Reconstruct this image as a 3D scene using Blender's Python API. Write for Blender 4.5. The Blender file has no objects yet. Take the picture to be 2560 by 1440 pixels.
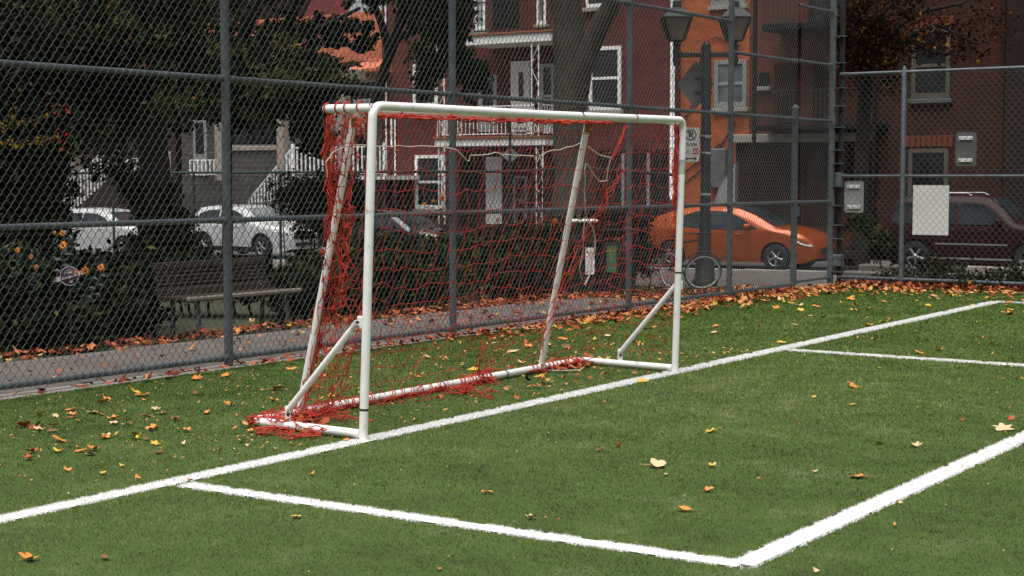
import bpy, bmesh, math, random
import numpy as np
from mathutils import Vector, Matrix
random.seed(7); rng = np.random.default_rng(11)
S = bpy.context.scene; COL = S.collection
PI = math.pi
# ------------------------------------------------------------------ camera model (field-of-view of the photograph)
FOC = 4000.0; TH = math.atan(279/FOC); EYE = 1.45
CR = (.8227, .5685, 0); CF = (-.5685*math.cos(TH), .8227*math.cos(TH), -math.sin(TH))
CU = (-.5685*math.sin(TH), .8227*math.sin(TH), math.cos(TH))
def ray(px, py):
    r = (px-1280)/FOC; v = (720-py)/FOC
    return [CF[i]+r*CR[i]+v*CU[i] for i in range(3)]
def pt(d, t): return Vector((t*d[0], t*d[1], EYE+t*d[2]))
def onA(px, py, a): d = ray(px, py); return pt(d, a/d[0])
def onB(px, py, b): d = ray(px, py); return pt(d, b/d[1])
def onZ(px, py, z=0): d = ray(px, py); return pt(d, (z-EYE)/d[2])
def atD(px, py, D): d = ray(px, py); return pt(d, D/(-.5685*d[0]+.8227*d[1]))
def sstep(x, a, b):
    t = np.clip((x-a)/(b-a), 0, 1); return t*t*(3-2*t)
def terrain(a, b):
    a = np.asarray(a, float); b = np.asarray(b, float)
    return -.15*sstep(-a, 10.45, 11.3) + sstep(b, 15.5, 22.5)*np.maximum(sstep(-a, 8.75, 9.7), sstep(b, 20.25, 21.3))*(-.25+.0155*np.clip(a, -60, 10))
def T(a, b): return float(terrain(a, b))

# ------------------------------------------------------------------ materials
def srgb(h):
    h = h.lstrip('#'); c = [int(h[i:i+2], 16)/255 for i in (0, 2, 4)]
    return tuple(x/12.92 if x <= .04045 else ((x+.055)/1.055)**2.4 for x in c)+(1,)
def newmat(name):
    m = bpy.data.materials.new(name); m.use_nodes = True
    nt = m.node_tree; return m, nt, nt.nodes['Principled BSDF']
def nd(nt, t, **kw):
    n = nt.nodes.new(t)
    for k, v in kw.items():
        if k in n.inputs: n.inputs[k].default_value = v
        else: setattr(n, k, v)
    return n
def ramp(nt, stops):
    r = nt.nodes.new('ShaderNodeValToRGB'); e = r.color_ramp.elements
    e[0].position, e[0].color = stops[0][0], stops[0][1]; e[1].position, e[1].color = stops[-1][0], stops[-1][1]
    for p, c in stops[1:-1]: x = e.new(p); x.color = c
    return r
def c4(*c): return tuple(c)+(1,)
def mat(name, c1, c2=None, scale=4., rough=.6, metal=0., bump=0., bscale=40., spec=.5, c3=None, coords='Object', coat=0, stretch=None):
    """two or three tones mixed by noise, with noise bump"""
    m, nt, b = newmat(name); L = nt.links
    tc = nd(nt, 'ShaderNodeTexCoord'); src = tc.outputs[coords]
    if stretch:
        mp = nd(nt, 'ShaderNodeMapping'); mp.inputs['Scale'].default_value = stretch; L.new(src, mp.inputs[0]); src = mp.outputs[0]
    if c2 is None: b.inputs['Base Color'].default_value = c1
    else:
        n = nd(nt, 'ShaderNodeTexNoise', Scale=scale, Detail=6., Roughness=.65); L.new(src, n.inputs['Vector'])
        r = ramp(nt, [(.35, c1), (.62, c2)] if c3 is None else [(.32, c1), (.55, c2), (.68, c3)])
        L.new(n.outputs['Fac'], r.inputs[0]); L.new(r.outputs[0], b.inputs['Base Color'])
    b.inputs['Roughness'].default_value = rough; b.inputs['Metallic'].default_value = metal
    b.inputs['Specular IOR Level'].default_value = spec
    if coat: b.inputs['Coat Weight'].default_value = coat; b.inputs['Coat Roughness'].default_value = .06
    if bump:
        n2 = nd(nt, 'ShaderNodeTexNoise', Scale=bscale, Detail=5.); L.new(src, n2.inputs['Vector'])
        bp = nd(nt, 'ShaderNodeBump', Strength=bump, Distance=.01); L.new(n2.outputs['Fac'], bp.inputs['Height']); L.new(bp.outputs[0], b.inputs['Normal'])
    return m
def tintmat(name, stops, rough=.8, spec=.06, trans=0., attr='tint'):
    m, nt, b = newmat(name); L = nt.links
    a = nd(nt, 'ShaderNodeAttribute', attribute_name=attr)
    r = ramp(nt, stops); L.new(a.outputs['Fac'], r.inputs[0]); L.new(r.outputs[0], b.inputs['Base Color'])
    b.inputs['Roughness'].default_value = rough; b.inputs['Specular IOR Level'].default_value = spec
    if trans:
        t = nd(nt, 'ShaderNodeBsdfTranslucent'); L.new(r.outputs[0], t.inputs[0])
        mx = nd(nt, 'ShaderNodeMixShader'); mx.inputs[0].default_value = trans
        L.new(b.outputs[0], mx.inputs[1]); L.new(t.outputs[0], mx.inputs[2]); L.new(mx.outputs[0], nt.nodes['Material Output'].inputs[0])
    return m
def brickmat(name, c1, c2, mortar, bw=.21, bh=.072, ms=.012, rough=.85, bump=.5):
    m, nt, b = newmat(name); L = nt.links
    tc = nd(nt, 'ShaderNodeTexCoord'); sp = nd(nt, 'ShaderNodeSeparateXYZ'); cb = nd(nt, 'ShaderNodeCombineXYZ')
    L.new(tc.outputs['Object'], sp.inputs[0])
    ad = nd(nt, 'ShaderNodeMath', operation='ADD'); L.new(sp.outputs[0], ad.inputs[0]); L.new(sp.outputs[1], ad.inputs[1])
    L.new(ad.outputs[0], cb.inputs[0]); L.new(sp.outputs[2], cb.inputs[1])
    br = nd(nt, 'ShaderNodeTexBrick', Scale=1., Color1=c1, Color2=c2, Mortar=mortar); br.inputs['Mortar Size'].default_value = ms
    br.inputs['Brick Width'].default_value = bw; br.inputs['Row Height'].default_value = bh; br.inputs['Bias'].default_value = -.1
    br.inputs['Mortar Smooth'].default_value = .3
    L.new(cb.outputs[0], br.inputs['Vector'])
    n = nd(nt, 'ShaderNodeTexNoise', Scale=1.3, Detail=7., Roughness=.7); L.new(tc.outputs['Object'], n.inputs['Vector'])
    r = ramp(nt, [(.3, c4(.55, .55, .55)), (.7, c4(1.25, 1.2, 1.15))]); L.new(n.outputs['Fac'], r.inputs[0])
    mx = nd(nt, 'ShaderNodeMixRGB', blend_type='MULTIPLY'); mx.inputs[0].default_value = 1
    L.new(br.outputs['Color'], mx.inputs[1]); L.new(r.outputs[0], mx.inputs[2]); L.new(mx.outputs[0], b.inputs['Base Color'])
    b.inputs['Roughness'].default_value = rough
    bp = nd(nt, 'ShaderNodeBump', Strength=bump, Distance=.008, invert=True); L.new(br.outputs['Fac'], bp.inputs['Height']); L.new(bp.outputs[0], b.inputs['Normal'])
    return m
def glassmat(name, col, rough=.08):
    m, nt, b = newmat(name); L = nt.links
    tc = nd(nt, 'ShaderNodeTexCoord'); n = nd(nt, 'ShaderNodeTexNoise', Scale=1.6, Detail=3.); L.new(tc.outputs['Object'], n.inputs['Vector'])
    r = ramp(nt, [(.35, c4(*[x*.6 for x in col])), (.65, c4(*[x*1.4 for x in col]))]); L.new(n.outputs['Fac'], r.inputs[0]); L.new(r.outputs[0], b.inputs['Base Color'])
    b.inputs['Roughness'].default_value = rough; b.inputs['Specular IOR Level'].default_value = .5
    return m
M = {}
M['white_pipe'] = mat('white_pipe', c4(.34, .29, .23), c4(.80, .80, .785), 11, .45, bump=.08, bscale=60, c3=c4(.90, .90, .895))
M['white_pipe'].node_tree.nodes['Color Ramp'].color_ramp.elements[0].position = .27
M['white_pipe'].node_tree.nodes['Color Ramp'].color_ramp.elements[1].position = .37
M['rust'] = mat('rust', c4(.12, .04, .015), c4(.3, .12, .04), 30, .9, bump=.3)
M['galv'] = mat('galv', c4(.075, .090, .102), c4(.110, .128, .141), 9, .5, .15, bump=.05, spec=.4, c3=c4(.15, .168, .18))
M['wire'] = mat('wire', c4(.068, .077, .075), c4(.100, .110, .107), 3, .55, 0., spec=.2)
M['darkwire'] = mat('darkwire', c4(.008, .013, .011), c4(.015, .022, .018), 3, .6, .1)
M['blacksteel'] = mat('blacksteel', c4(.008, .009, .01), c4(.02, .022, .022), 6, .55, bump=.05)
M['darkgreen'] = mat('darkgreen', c4(.01, .028, .02), c4(.018, .04, .028), 6, .5)
M['net'] = mat('net', c4(.33, .020, .014), c4(.48, .038, .020), 6, .8, c3=c4(.48, .078, .022))
M['cord'] = mat('cord', c4(.5, .36, .28), c4(.66, .55, .46), 8, .85)
M['tape'] = mat('tape', c4(.01, .01, .01), c4(.025, .025, .025), 8, .5)
M['clearwrap'] = mat('clearwrap', c4(.40, .40, .38), c4(.52, .52, .50), 6, .3)
M['asphalt'] = mat('asphalt', c4(.035, .036, .038), c4(.06, .06, .06), 3, .9, bump=.3, bscale=120)
M['pave'] = mat('pave', c4(.085, .072, .065), c4(.122, .108, .098), 2.2, .95, bump=.8, bscale=90, c3=c4(.13, .098, .085))
M['concrete'] = mat('concrete', c4(.20, .185, .165), c4(.33, .31, .28), 3, .9, bump=.3)
M['soil'] = mat('soil', c4(.020, .018, .010), c4(.032, .042, .014), 1.1, .95, bump=.6, bscale=40, c3=c4(.06, .032, .014))
M['turfbase'] = mat('turfbase', c4(.036, .066, .010), c4(.058, .100, .015), 2.0, .95, bump=.8, bscale=220, c3=c4(.10, .13, .048))
M['linebase'] = mat('linebase', c4(.76, .76, .74), c4(.84, .84, .83), 9, .9, bump=.4, bscale=200)
M['bark'] = mat('bark', c4(.050, .039, .030), c4(.125, .10, .078), 9, .95, bump=1., bscale=11, stretch=(5, 5, .4))
M['bark'].node_tree.nodes['Bump'].inputs['Distance'].default_value = .05
M['darkbark'] = mat('darkbark', c4(.008, .007, .006), c4(.022, .018, .014), 9, .95, bump=1., bscale=20, stretch=(2, 2, .5))
M['redbrick'] = brickmat('redbrick', c4(.098, .012, .008), c4(.140, .019, .012), c4(.055, .022, .016))
M['orangebrick'] = brickmat('orangebrick', c4(.42, .092, .024), c4(.54, .135, .036), c4(.26, .08, .035), ms=.008)
M['brownbrick'] = brickmat('brownbrick', c4(.052, .0125, .005), c4(.082, .020, .007), c4(.032, .012, .007))
M['shadedbrick'] = brickmat('shadedbrick', c4(.115, .022, .007), c4(.165, .034, .010), c4(.06, .022, .012))  # darkened brick for the orange house, shade put into the colour
M['archbrick'] = mat('archbrick', c4(.13, .034, .012), c4(.19, .052, .018), 8, .85, bump=.3)
M['beigedark'] = mat('beigedark', c4(.085, .070, .055), c4(.125, .105, .085), 4, .8)
M['leafrust'] = tintmat('leafrust', [(0, c4(.010, .007, .005)), (.5, c4(.030, .013, .007)), (.9, c4(.09, .030, .011)), (1, c4(.35, .10, .02))])
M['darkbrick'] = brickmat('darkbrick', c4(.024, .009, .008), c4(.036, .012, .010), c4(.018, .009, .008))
M['coralbrick'] = brickmat('coralbrick', c4(.60, .16, .085), c4(.72, .22, .12), c4(.38, .13, .08))
M['greystone'] = brickmat('greystone', c4(.058, .056, .055), c4(.092, .088, .085), c4(.038, .036, .035), bw=.5, bh=.16, ms=.02)
M['beige'] = mat('beige', c4(.25, .205, .165), c4(.33, .275, .23), 3, .8, bump=.1)
M['whitepaint'] = mat('whitepaint', c4(.74, .74, .72), c4(.86, .86, .85), 5, .5)
M['greypaint'] = mat('greypaint', c4(.20, .205, .21), c4(.28, .285, .28), 5, .6)
M['darkpaint'] = mat('darkpaint', c4(.008, .008, .008), c4(.016, .015, .014), 4, .85, spec=.15)
M['garage'] = mat('garage', c4(.026, .011, .008), c4(.040, .015, .010), 4, .8, spec=.15)
M['lintel'] = mat('lintel', c4(.26, .245, .21), c4(.34, .32, .28), 4, .8)
M['maroonroof'] = mat('maroonroof', c4(.13, .018, .025), c4(.20, .03, .035), 8, .7)
M['pane'] = glassmat('pane', (.012, .014, .015))
M['curtain'] = glassmat('curtain', (.11, .12, .13), .2)
M['lampglass'] = mat('lampglass', c4(.14, .11, .09), c4(.24, .19, .155), 5, .25)
M['signback'] = mat('signback', c4(.10, .105, .10), c4(.155, .16, .155), 5, .5, .3)
M['signpale'] = mat('signpale', c4(.30, .32, .31), c4(.40, .42, .41), 5, .5, .2)
M['signface'] = mat('signface', c4(.52, .53, .50), c4(.60, .61, .58), 5, .5)
M['black'] = mat('black', c4(.008, .008, .008), c4(.014, .014, .014), 5, .6)
M['redink'] = mat('redink', c4(.45, .03, .06), c4(.5, .04, .07), 5, .6)
M['poster'] = mat('poster', c4(.70, .70, .68), c4(.78, .78, .77), 2, .5)
M['greenpanel'] = mat('greenpanel', c4(.025, .13, .035), c4(.035, .17, .05), 4, .5)
M['purple'] = mat('purple', c4(.035, .018, .035), c4(.05, .025, .05), 5, .6)
M['lilac'] = mat('lilac', c4(.42, .36, .40), c4(.50, .44, .47), 5, .6)
M['benchwood'] = mat('benchwood', c4(.020, .0145, .011), c4(.038, .028, .022), 5, .85, spec=.15, bump=.4, bscale=30, stretch=(4, .4, 4))
M['benchedge'] = mat('benchedge', c4(.12, .10, .08), c4(.17, .145, .12), 6, .7, bump=.3)
M['tyre'] = mat('tyre', c4(.008, .008, .008), c4(.016, .016, .016), 8, .85)
M['rim'] = mat('rim', c4(.30, .30, .31), c4(.48, .48, .49), 5, .3, .8)
M['chrome'] = mat('chrome', c4(.62, .62, .63), c4(.72, .72, .73), 5, .2, .7)
M['trim'] = mat('trim', c4(.010, .010, .011), c4(.016, .016, .017), 5, .5)
M['carglass'] = glassmat('carglass', (.020, .026, .030), .05)
M['carglasspale'] = glassmat('carglasspale', (.16, .18, .19), .05)
M['lampclear'] = mat('lampclear', c4(.45, .46, .46), c4(.85, .85, .83), 30, .12)
M['lampred'] = mat('lampred', c4(.35, .01, .01), c4(.5, .03, .02), 10, .2)
M['orangecar'] = mat('orangecar', c4(.38, .064, .006), c4(.43, .078, .008), 2, .34, .35, coat=.6)
M['whitecar'] = mat('whitecar', c4(.52, .53, .53), c4(.58, .59, .59), 2, .3, coat=.8)
M['darkcar'] = mat('darkcar', c4(.012, .015, .018), c4(.02, .024, .028), 2, .28, .2, coat=.8)
M['marooncar'] = mat('marooncar', c4(.020, .0016, .0034), c4(.027, .0024, .0046), 2, .5, .0, coat=.06, spec=.25)
M['flower'] = mat('flower', c4(.52, .15, .010), c4(.62, .21, .018), 20, .7)
M['flowerheart'] = mat('flowerheart', c4(.05, .02, .01), c4(.09, .03, .01), 20, .9)
DK = c4(.006, .009, .005); 
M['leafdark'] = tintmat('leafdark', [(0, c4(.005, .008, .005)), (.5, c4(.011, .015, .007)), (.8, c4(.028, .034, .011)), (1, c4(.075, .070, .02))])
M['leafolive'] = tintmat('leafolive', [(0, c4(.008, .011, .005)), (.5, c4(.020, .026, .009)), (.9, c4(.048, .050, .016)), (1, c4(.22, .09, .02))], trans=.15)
M['leafyellow'] = tintmat('leafyellow', [(0, c4(.10, .08, .015)), (1, c4(.38, .20, .025))], trans=.15)
M['leafred'] = tintmat('leafred', [(0, c4(.20, .01, .012)), (1, c4(.40, .04, .025))])
M['leafmoss'] = tintmat('leafmoss', [(0, c4(.018, .022, .008)), (.5, c4(.045, .052, .016)), (.9, c4(.085, .085, .024)), (1, c4(.30, .12, .03))], trans=.2)
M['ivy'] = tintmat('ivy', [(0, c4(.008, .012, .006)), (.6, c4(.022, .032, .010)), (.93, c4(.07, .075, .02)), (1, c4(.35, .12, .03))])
M['litter'] = tintmat('litter', [(0, c4(.045, .016, .010)), (.30, c4(.20, .042, .018)), (.6, c4(.43, .115, .046)), (.84, c4(.54, .27, .12)), (1, c4(.46, .30, .06))], rough=.75)
M['turf'] = tintmat('turf', [(0, c4(.022, .040, .007)), (.4, c4(.070, .117, .019)), (.75, c4(.132, .194, .041)), (.93, c4(.17, .21, .065)), (1, c4(.28, .26, .15))], rough=.8, spec=.08)
M['lineblade'] = tintmat('lineblade', [(0, c4(.78, .78, .77)), (1, c4(.90, .90, .89))], rough=.6)
for nm, a, b_ in (('fl_yellow', c4(.50, .30, .035), c4(.68, .44, .07)), ('fl_orange', c4(.50, .16, .03), c4(.70, .29, .06)), ('fl_tan', c4(.52, .33, .17), c4(.70, .50, .29)), ('fl_red', c4(.30, .05, .018), c4(.46, .10, .03)), ('fl_brown', c4(.12, .055, .022), c4(.22, .10, .04))):
    M[nm] = mat(nm, a, b_, 28, .7, bump=.2, bscale=60)

# ------------------------------------------------------------------ mesh helpers
def link(o, parent=None):
    COL.objects.link(o)
    if parent is not None: o.parent = parent
    return o
def mesh_obj(name, me, m, parent=None, loc=None, rz=0):
    for x in (m if isinstance(m, (list, tuple)) else [m]): me.materials.append(x)
    o = bpy.data.objects.new(name, me); link(o, parent)
    if loc is not None: o.location = loc
    if rz: o.rotation_euler = (0, 0, rz)
    return o
def mesh_np(name, verts, faces, tint=None, smooth=False):
    """verts (N,3); faces (F,k) all of the same size"""
    verts = np.ascontiguousarray(verts, np.float32); faces = np.ascontiguousarray(faces, np.int32)
    me = bpy.data.meshes.new(name); F, k = faces.shape
    me.vertices.add(len(verts)); me.vertices.foreach_set('co', verts.ravel())
    me.loops.add(F*k); me.loops.foreach_set('vertex_index', faces.ravel())
    me.polygons.add(F); me.polygons.foreach_set('loop_start', np.arange(0, F*k, k, dtype=np.int32))
    try: me.polygons.foreach_set('loop_total', np.full(F, k, np.int32))
    except Exception: pass
    if smooth: me.polygons.foreach_set('use_smooth', np.ones(F, bool))
    if tint is not None:
        at = me.attributes.new('tint', 'FLOAT', 'POINT'); at.data.foreach_set('value', np.ascontiguousarray(tint, np.float32))
    me.update(calc_edges=True); return me
def segs_np(p0, p1, r, sides=4):
    p0 = np.asarray(p0, float); p1 = np.asarray(p1, float); n = len(p0); r = np.broadcast_to(np.asarray(r, float), (n,))
    t = p1-p0; t /= np.maximum(np.linalg.norm(t, axis=1, keepdims=True), 1e-9)
    ref = np.where(np.abs(t[:, 2:3]) > .93, [[1., 0, 0]], [[0, 0, 1.]])
    u = np.cross(t, ref); u /= np.linalg.norm(u, axis=1, keepdims=True); w = np.cross(t, u)
    V = np.empty((n, 2*sides, 3))
    for s in range(sides):
        an = 2*PI*s/sides; off = (u*math.cos(an)+w*math.sin(an))*r[:, None]
        V[:, s] = p0+off; V[:, sides+s] = p1+off
    base = (np.arange(n)*2*sides)[:, None]
    f = np.array([[s, (s+1) % sides, sides+(s+1) % sides, sides+s] for s in range(sides)])
    F = (base[:, :, None]+f[None]).reshape(-1, 4)
    return V.reshape(-1, 3), F
WM = {}
def world_child(o, parent):
    """the mesh is modelled in world coordinates under its parent"""
    if parent is not None: o.matrix_parent_inverse = WM.get(parent.name, Matrix.Identity(4)).inverted()
    return o
class MB:
    def __init__(s): s.v = []; s.f = []; s.sm = []
    def add(s, vs, fs, smooth=False):
        o = len(s.v); s.v += [tuple(x) for x in vs]; s.f += [tuple(i+o for i in f) for f in fs]; s.sm += [smooth]*len(fs); return s
    def box(s, c, d, R=None, bev=0.):
        """centre, full size, optional rotation matrix; chamfered when bev"""
        hx, hy, hz = d[0]/2, d[1]/2, d[2]/2
        bm = bmesh.new(); bmesh.ops.create_cube(bm, size=1)
        for v in bm.verts: v.co = Vector((v.co.x*d[0], v.co.y*d[1], v.co.z*d[2]))
        if bev: bmesh.ops.bevel(bm, geom=bm.edges[:], offset=min(bev, hx*.9, hy*.9, hz*.9), segments=1, affect='EDGES')
        if R is not None: bmesh.ops.transform(bm, matrix=R.to_4x4(), verts=bm.verts[:])
        c = Vector(c); bm.verts.index_update()
        s.add([v.co+c for v in bm.verts], [[v.index for v in f.verts] for f in bm.faces]); bm.free(); return s
    def tube(s, pts, r, sides=8, caps=True, smooth=True):
        pts = [Vector(p) for p in pts]; n = len(pts)
        rs = r if isinstance(r, (list, tuple)) else [r]*n
        vs = []; fs = []; pu = None
        for i, p in enumerate(pts):
            t = (pts[min(i+1, n-1)]-pts[max(i-1, 0)]).normalized()
            if pu is None: pu = t.orthogonal().normalized() if abs(t.z) < .9 else Vector((1, 0, 0))
            pu = (pu-t*pu.dot(t)).normalized(); w = t.cross(pu)
            for k in range(sides):
                a = 2*PI*k/sides; vs.append(p+(pu*math.cos(a)+w*math.sin(a))*rs[i])
        for i in range(n-1):
            for k in range(sides):
                k2 = (k+1) % sides; fs.append((i*sides+k, i*sides+k2, (i+1)*sides+k2, (i+1)*sides+k))
        s.add(vs, fs, smooth)
        if caps:
            s.add(vs[:sides], [tuple(range(sides))[::-1]]); s.add(vs[-sides:], [tuple(range(sides))])
        return s
    def lathe(s, prof, c=(0, 0, 0), axis='z', sides=24, smooth=True):
        vs = []; fs = []; n = len(prof)
        for k in range(sides):
            a = 2*PI*k/sides
            for r, h in prof:
                p = (r*math.cos(a), r*math.sin(a), h) if axis == 'z' else ((r*math.cos(a), h, r*math.sin(a)) if axis == 'y' else (h, r*math.cos(a), r*math.sin(a)))
                vs.append(Vector(p)+Vector(c))
        for k in range(sides):
            k2 = (k+1) % sides
            for i in range(n-1): fs.append((k*n+i, k2*n+i, k2*n+i+1, k*n+i+1))
        return s.add(vs, fs, smooth)
    def prism(s, poly, y0, y1, plane='xz'):
        """polygon in a plane, extruded along the third axis"""
        n = len(poly); mk = {'xz': lambda p, h: (p[0], h, p[1]), 'xy': lambda p, h: (p[0], p[1], h), 'yz': lambda p, h: (h, p[0], p[1])}[plane]
        vs = [mk(p, y0) for p in poly]+[mk(p, y1) for p in poly]
        return s.add(vs, [tuple(range(n)), tuple(range(2*n-1, n-1, -1))]+[(i, i+n, (i+1) % n+n, (i+1) % n) for i in range(n)])
    def build(s, name, m, parent=None, loc=None, rz=0, rel=False):
        me = bpy.data.meshes.new(name); me.from_pydata(s.v, [], s.f)
        me.polygons.foreach_set('use_smooth', s.sm)
        bm = bmesh.new(); bm.from_mesh(me); bmesh.ops.recalc_face_normals(bm, faces=bm.faces[:]); bm.to_mesh(me); bm.free()
        me.update(); o = mesh_obj(name, me, M[m] if isinstance(m, str) else m, parent, loc, rz)
        return world_child(o, parent) if rel else o
def tag(o, label=None, cat=None, group=None, kind=None):
    if label: o['label'] = label
    if cat: o['category'] = cat
    if group: o['group'] = group
    if kind: o['kind'] = kind
    return o
def thing(name, loc, label, cat, group=None, rz=0):
    o = bpy.data.objects.new(name, None); link(o); o.location = loc; o.rotation_euler = (0, 0, rz)
    WM[o.name] = Matrix.Translation(Vector(loc)) @ Matrix.Rotation(rz, 4, 'Z')
    o.empty_display_size = .2; return tag(o, label, cat, group)
def copy_tree(o, parent=None):
    c = o.copy(); COL.objects.link(c)
    if parent is not None: c.parent = parent
    for ch in list(o.children): copy_tree(ch, c)
    return c
def text(s, size, m, parent, loc, rot, name='lettering', align='CENTER', bold=0):
    cu = bpy.data.curves.new(name, 'FONT'); cu.body = s; cu.size = size; cu.extrude = .001; cu.align_x = align; cu.align_y = 'CENTER'; cu.offset = bold
    tmp = bpy.data.objects.new('tmp', cu); COL.objects.link(tmp); dg = bpy.context.evaluated_depsgraph_get(); dg.update()
    me = bpy.data.meshes.new_from_object(tmp.evaluated_get(dg)); bpy.data.objects.remove(tmp); bpy.data.curves.remove(cu); me.materials.clear()
    o = mesh_obj(name, me, M[m], parent); o.location = loc; o.rotation_euler = rot; o['kind'] = 'thing'; return o
def leaf_cloud(pts, size, tint, up=.3, seed=1, aspect=.55):
    """four-corner leaves at the points, random tilt; size and tint per point"""
    g = np.random.default_rng(seed); n = len(pts); size = np.broadcast_to(size, (n,))*g.uniform(.6, 1.35, n)
    d = g.normal(size=(n, 3)); d[:, 2] -= up; d /= np.linalg.norm(d, axis=1, keepdims=True)
    e = g.normal(size=(n, 3)); e -= d*np.sum(d*e, 1, keepdims=True); e /= np.linalg.norm(e, axis=1, keepdims=True)
    nn = np.cross(d, e); L = size[:, None]; V = np.empty((n, 4, 3))
    V[:, 0] = pts-d*L*.5; V[:, 1] = pts+e*L*aspect*.5+nn*L*.12; V[:, 2] = pts+d*L*.5; V[:, 3] = pts-e*L*aspect*.5+nn*L*.12
    b = (np.arange(n)*4)[:, None]; F = np.concatenate([b+np.array([[0, 1, 2]]), b+np.array([[0, 2, 3]])], 1).reshape(-1, 3)
    return V.reshape(-1, 3), F, np.repeat(tint, 4)
def shape_cloud(P, size, tint, outline, seed, flat=.35):
    """lobed leaves lying nearly flat: a triangle fan per point"""
    g = np.random.default_rng(seed); n = len(P); o = np.array(outline); k = len(o); a = g.uniform(0, 2*PI, n); s = size*g.uniform(.45, 1.25, n)
    t1, t2 = g.normal(0, flat, n), g.normal(0, flat, n); cu = g.uniform(-.2, .5, n)
    X = o[None, :, 0]*s[:, None]*g.uniform(.6, 1.1, (n, 1)); Y = o[None, :, 1]*s[:, None]; Zl = X*t1[:, None]+Y*t2[:, None]+cu[:, None]*(X**2+Y**2)/s[:, None]*2
    V = np.empty((n, k+1, 3)); V[:, 0] = P; V[:, 1:, 0] = P[:, 0:1]+X*np.cos(a)[:, None]-Y*np.sin(a)[:, None]; V[:, 1:, 1] = P[:, 1:2]+X*np.sin(a)[:, None]+Y*np.cos(a)[:, None]; V[:, 1:, 2] = P[:, 2:3]+Zl
    f = np.array([[0, 1+i, 1+(i+1) % k] for i in range(k)]); F = ((np.arange(n)*(k+1))[:, None, None]+f[None]).reshape(-1, 3)
    return V.reshape(-1, 3), F, np.repeat(tint, k+1)
def blob_points(blobs, seed, clump=28, spread=.22):
    """blobs: (cx,cy,cz,rx,ry,rz,n): leaf positions gathered in clumps through each blob"""
    g = np.random.default_rng(seed); P = []; Tn = []
    for cx, cy, cz, rx, ry, rz, n in blobs:
        nc = max(3, n//clump); d = g.normal(size=(nc, 3)); d /= np.linalg.norm(d, axis=1, keepdims=True)
        rad = g.uniform(.25, 1., (nc, 1))**.45; c = d*rad; ct = g.uniform(-.16, .16, nc)
        idx = g.integers(0, nc, n); q = c[idx]+g.normal(size=(n, 3))*spread*g.uniform(.5, 1.3, (nc, 1))[idx]
        P.append(q*np.array([[rx, ry, rz]])+np.array([[cx, cy, cz]])); Tn.append(np.clip(g.normal(.45, .2, n)+ct[idx], 0, .97)+(g.random(n) < .012)*.5)
    return np.concatenate(P), np.clip(np.concatenate(Tn), 0, 1)
def crown(name, blobs, size, m, parent, seed, up=.3, clump=28, spread=.22, aspect=.55):
    P, t = blob_points(blobs, seed, clump, spread)
    V, F, tt = leaf_cloud(P, size, t, up, seed, aspect)
    return world_child(mesh_obj(name, mesh_np(name, V, F, tt), M[m], parent), parent)
def struct(name, o): o.name = name; o['kind'] = 'structure'; return o

# ================================================================== THE SETTING: ground, turf, lines, path, street
def terrain_sheet(name, xs, ys, m, dz=0., zf=None):
    X, Y = np.meshgrid(xs, ys); Z = terrain(X, Y)+dz
    nx, ny = len(xs), len(ys); V = np.stack([X.ravel(), Y.ravel(), Z.ravel()], 1)
    i = np.arange(nx*ny).reshape(ny, nx); F = np.stack([i[:-1, :-1], i[:-1, 1:], i[1:, 1:], i[1:, :-1]], -1).reshape(-1, 4)
    return struct(name, mesh_obj(name, mesh_np(name, V, F, smooth=True), M[m]))
xs = np.concatenate([[-260, -150, -100, -80], np.arange(-66, -8, .4), [-7, -3, 2, 10, 30, 80, 200]])
ys = np.concatenate([[-120, -60, -20], np.arange(-4, 46, .4), [55, 80, 140, 300]])
go_ = terrain_sheet('ground', xs, ys, 'soil', -.03)
for v in go_.data.vertices:                               # the carriageway is dug a little lower
    if 32.3 < v.co.y < 40.4: v.co.z -= .36
AF = -8.66; BF = 20.05                                   # the long fence runs along y at x = AF; the end fence along x at y = BF
terrain_sheet('turf', np.linspace(AF+.02, 6, 30), np.linspace(-6, BF-.02, 40), 'turfbase', 0.)
terrain_sheet('path', np.linspace(-10.4, AF-.02, 8), np.linspace(-6, 26.5, 90), 'pave', -.012)
# fence footing: a low concrete edge under both fences
MB().box((AF-.02, 7.6, -.03), (.16, 25.2, .08), bev=.01).box((-2.5, BF+.02, -.03), (12.1, .14, .08), bev=.01).build('kerb', 'concrete')['kind'] = 'structure'
terrain_sheet('pavement', np.linspace(-40, -8.9, 80), np.linspace(26.5, 32.2, 16), 'pave', -.008)
terrain_sheet('street', np.linspace(-66, 12, 120), np.linspace(32.4, 40.2, 14), 'asphalt', -.20)
k = MB()
for i in range(78):
    a0 = -66+i; z = T(a0+.5, 34); k.box((a0+.5, 32.3, z-.10), (.985, .2, .26), bev=.015).box((a0+.5, 40.3, z-.10), (.985, .2, .26), bev=.015)
struct('street_kerb', k.build('street_kerb', 'concrete'))
terrain_sheet('far_pavement', np.linspace(-66, 12, 60), np.linspace(40.4, 42.0, 4), 'pave', -.008)

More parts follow.
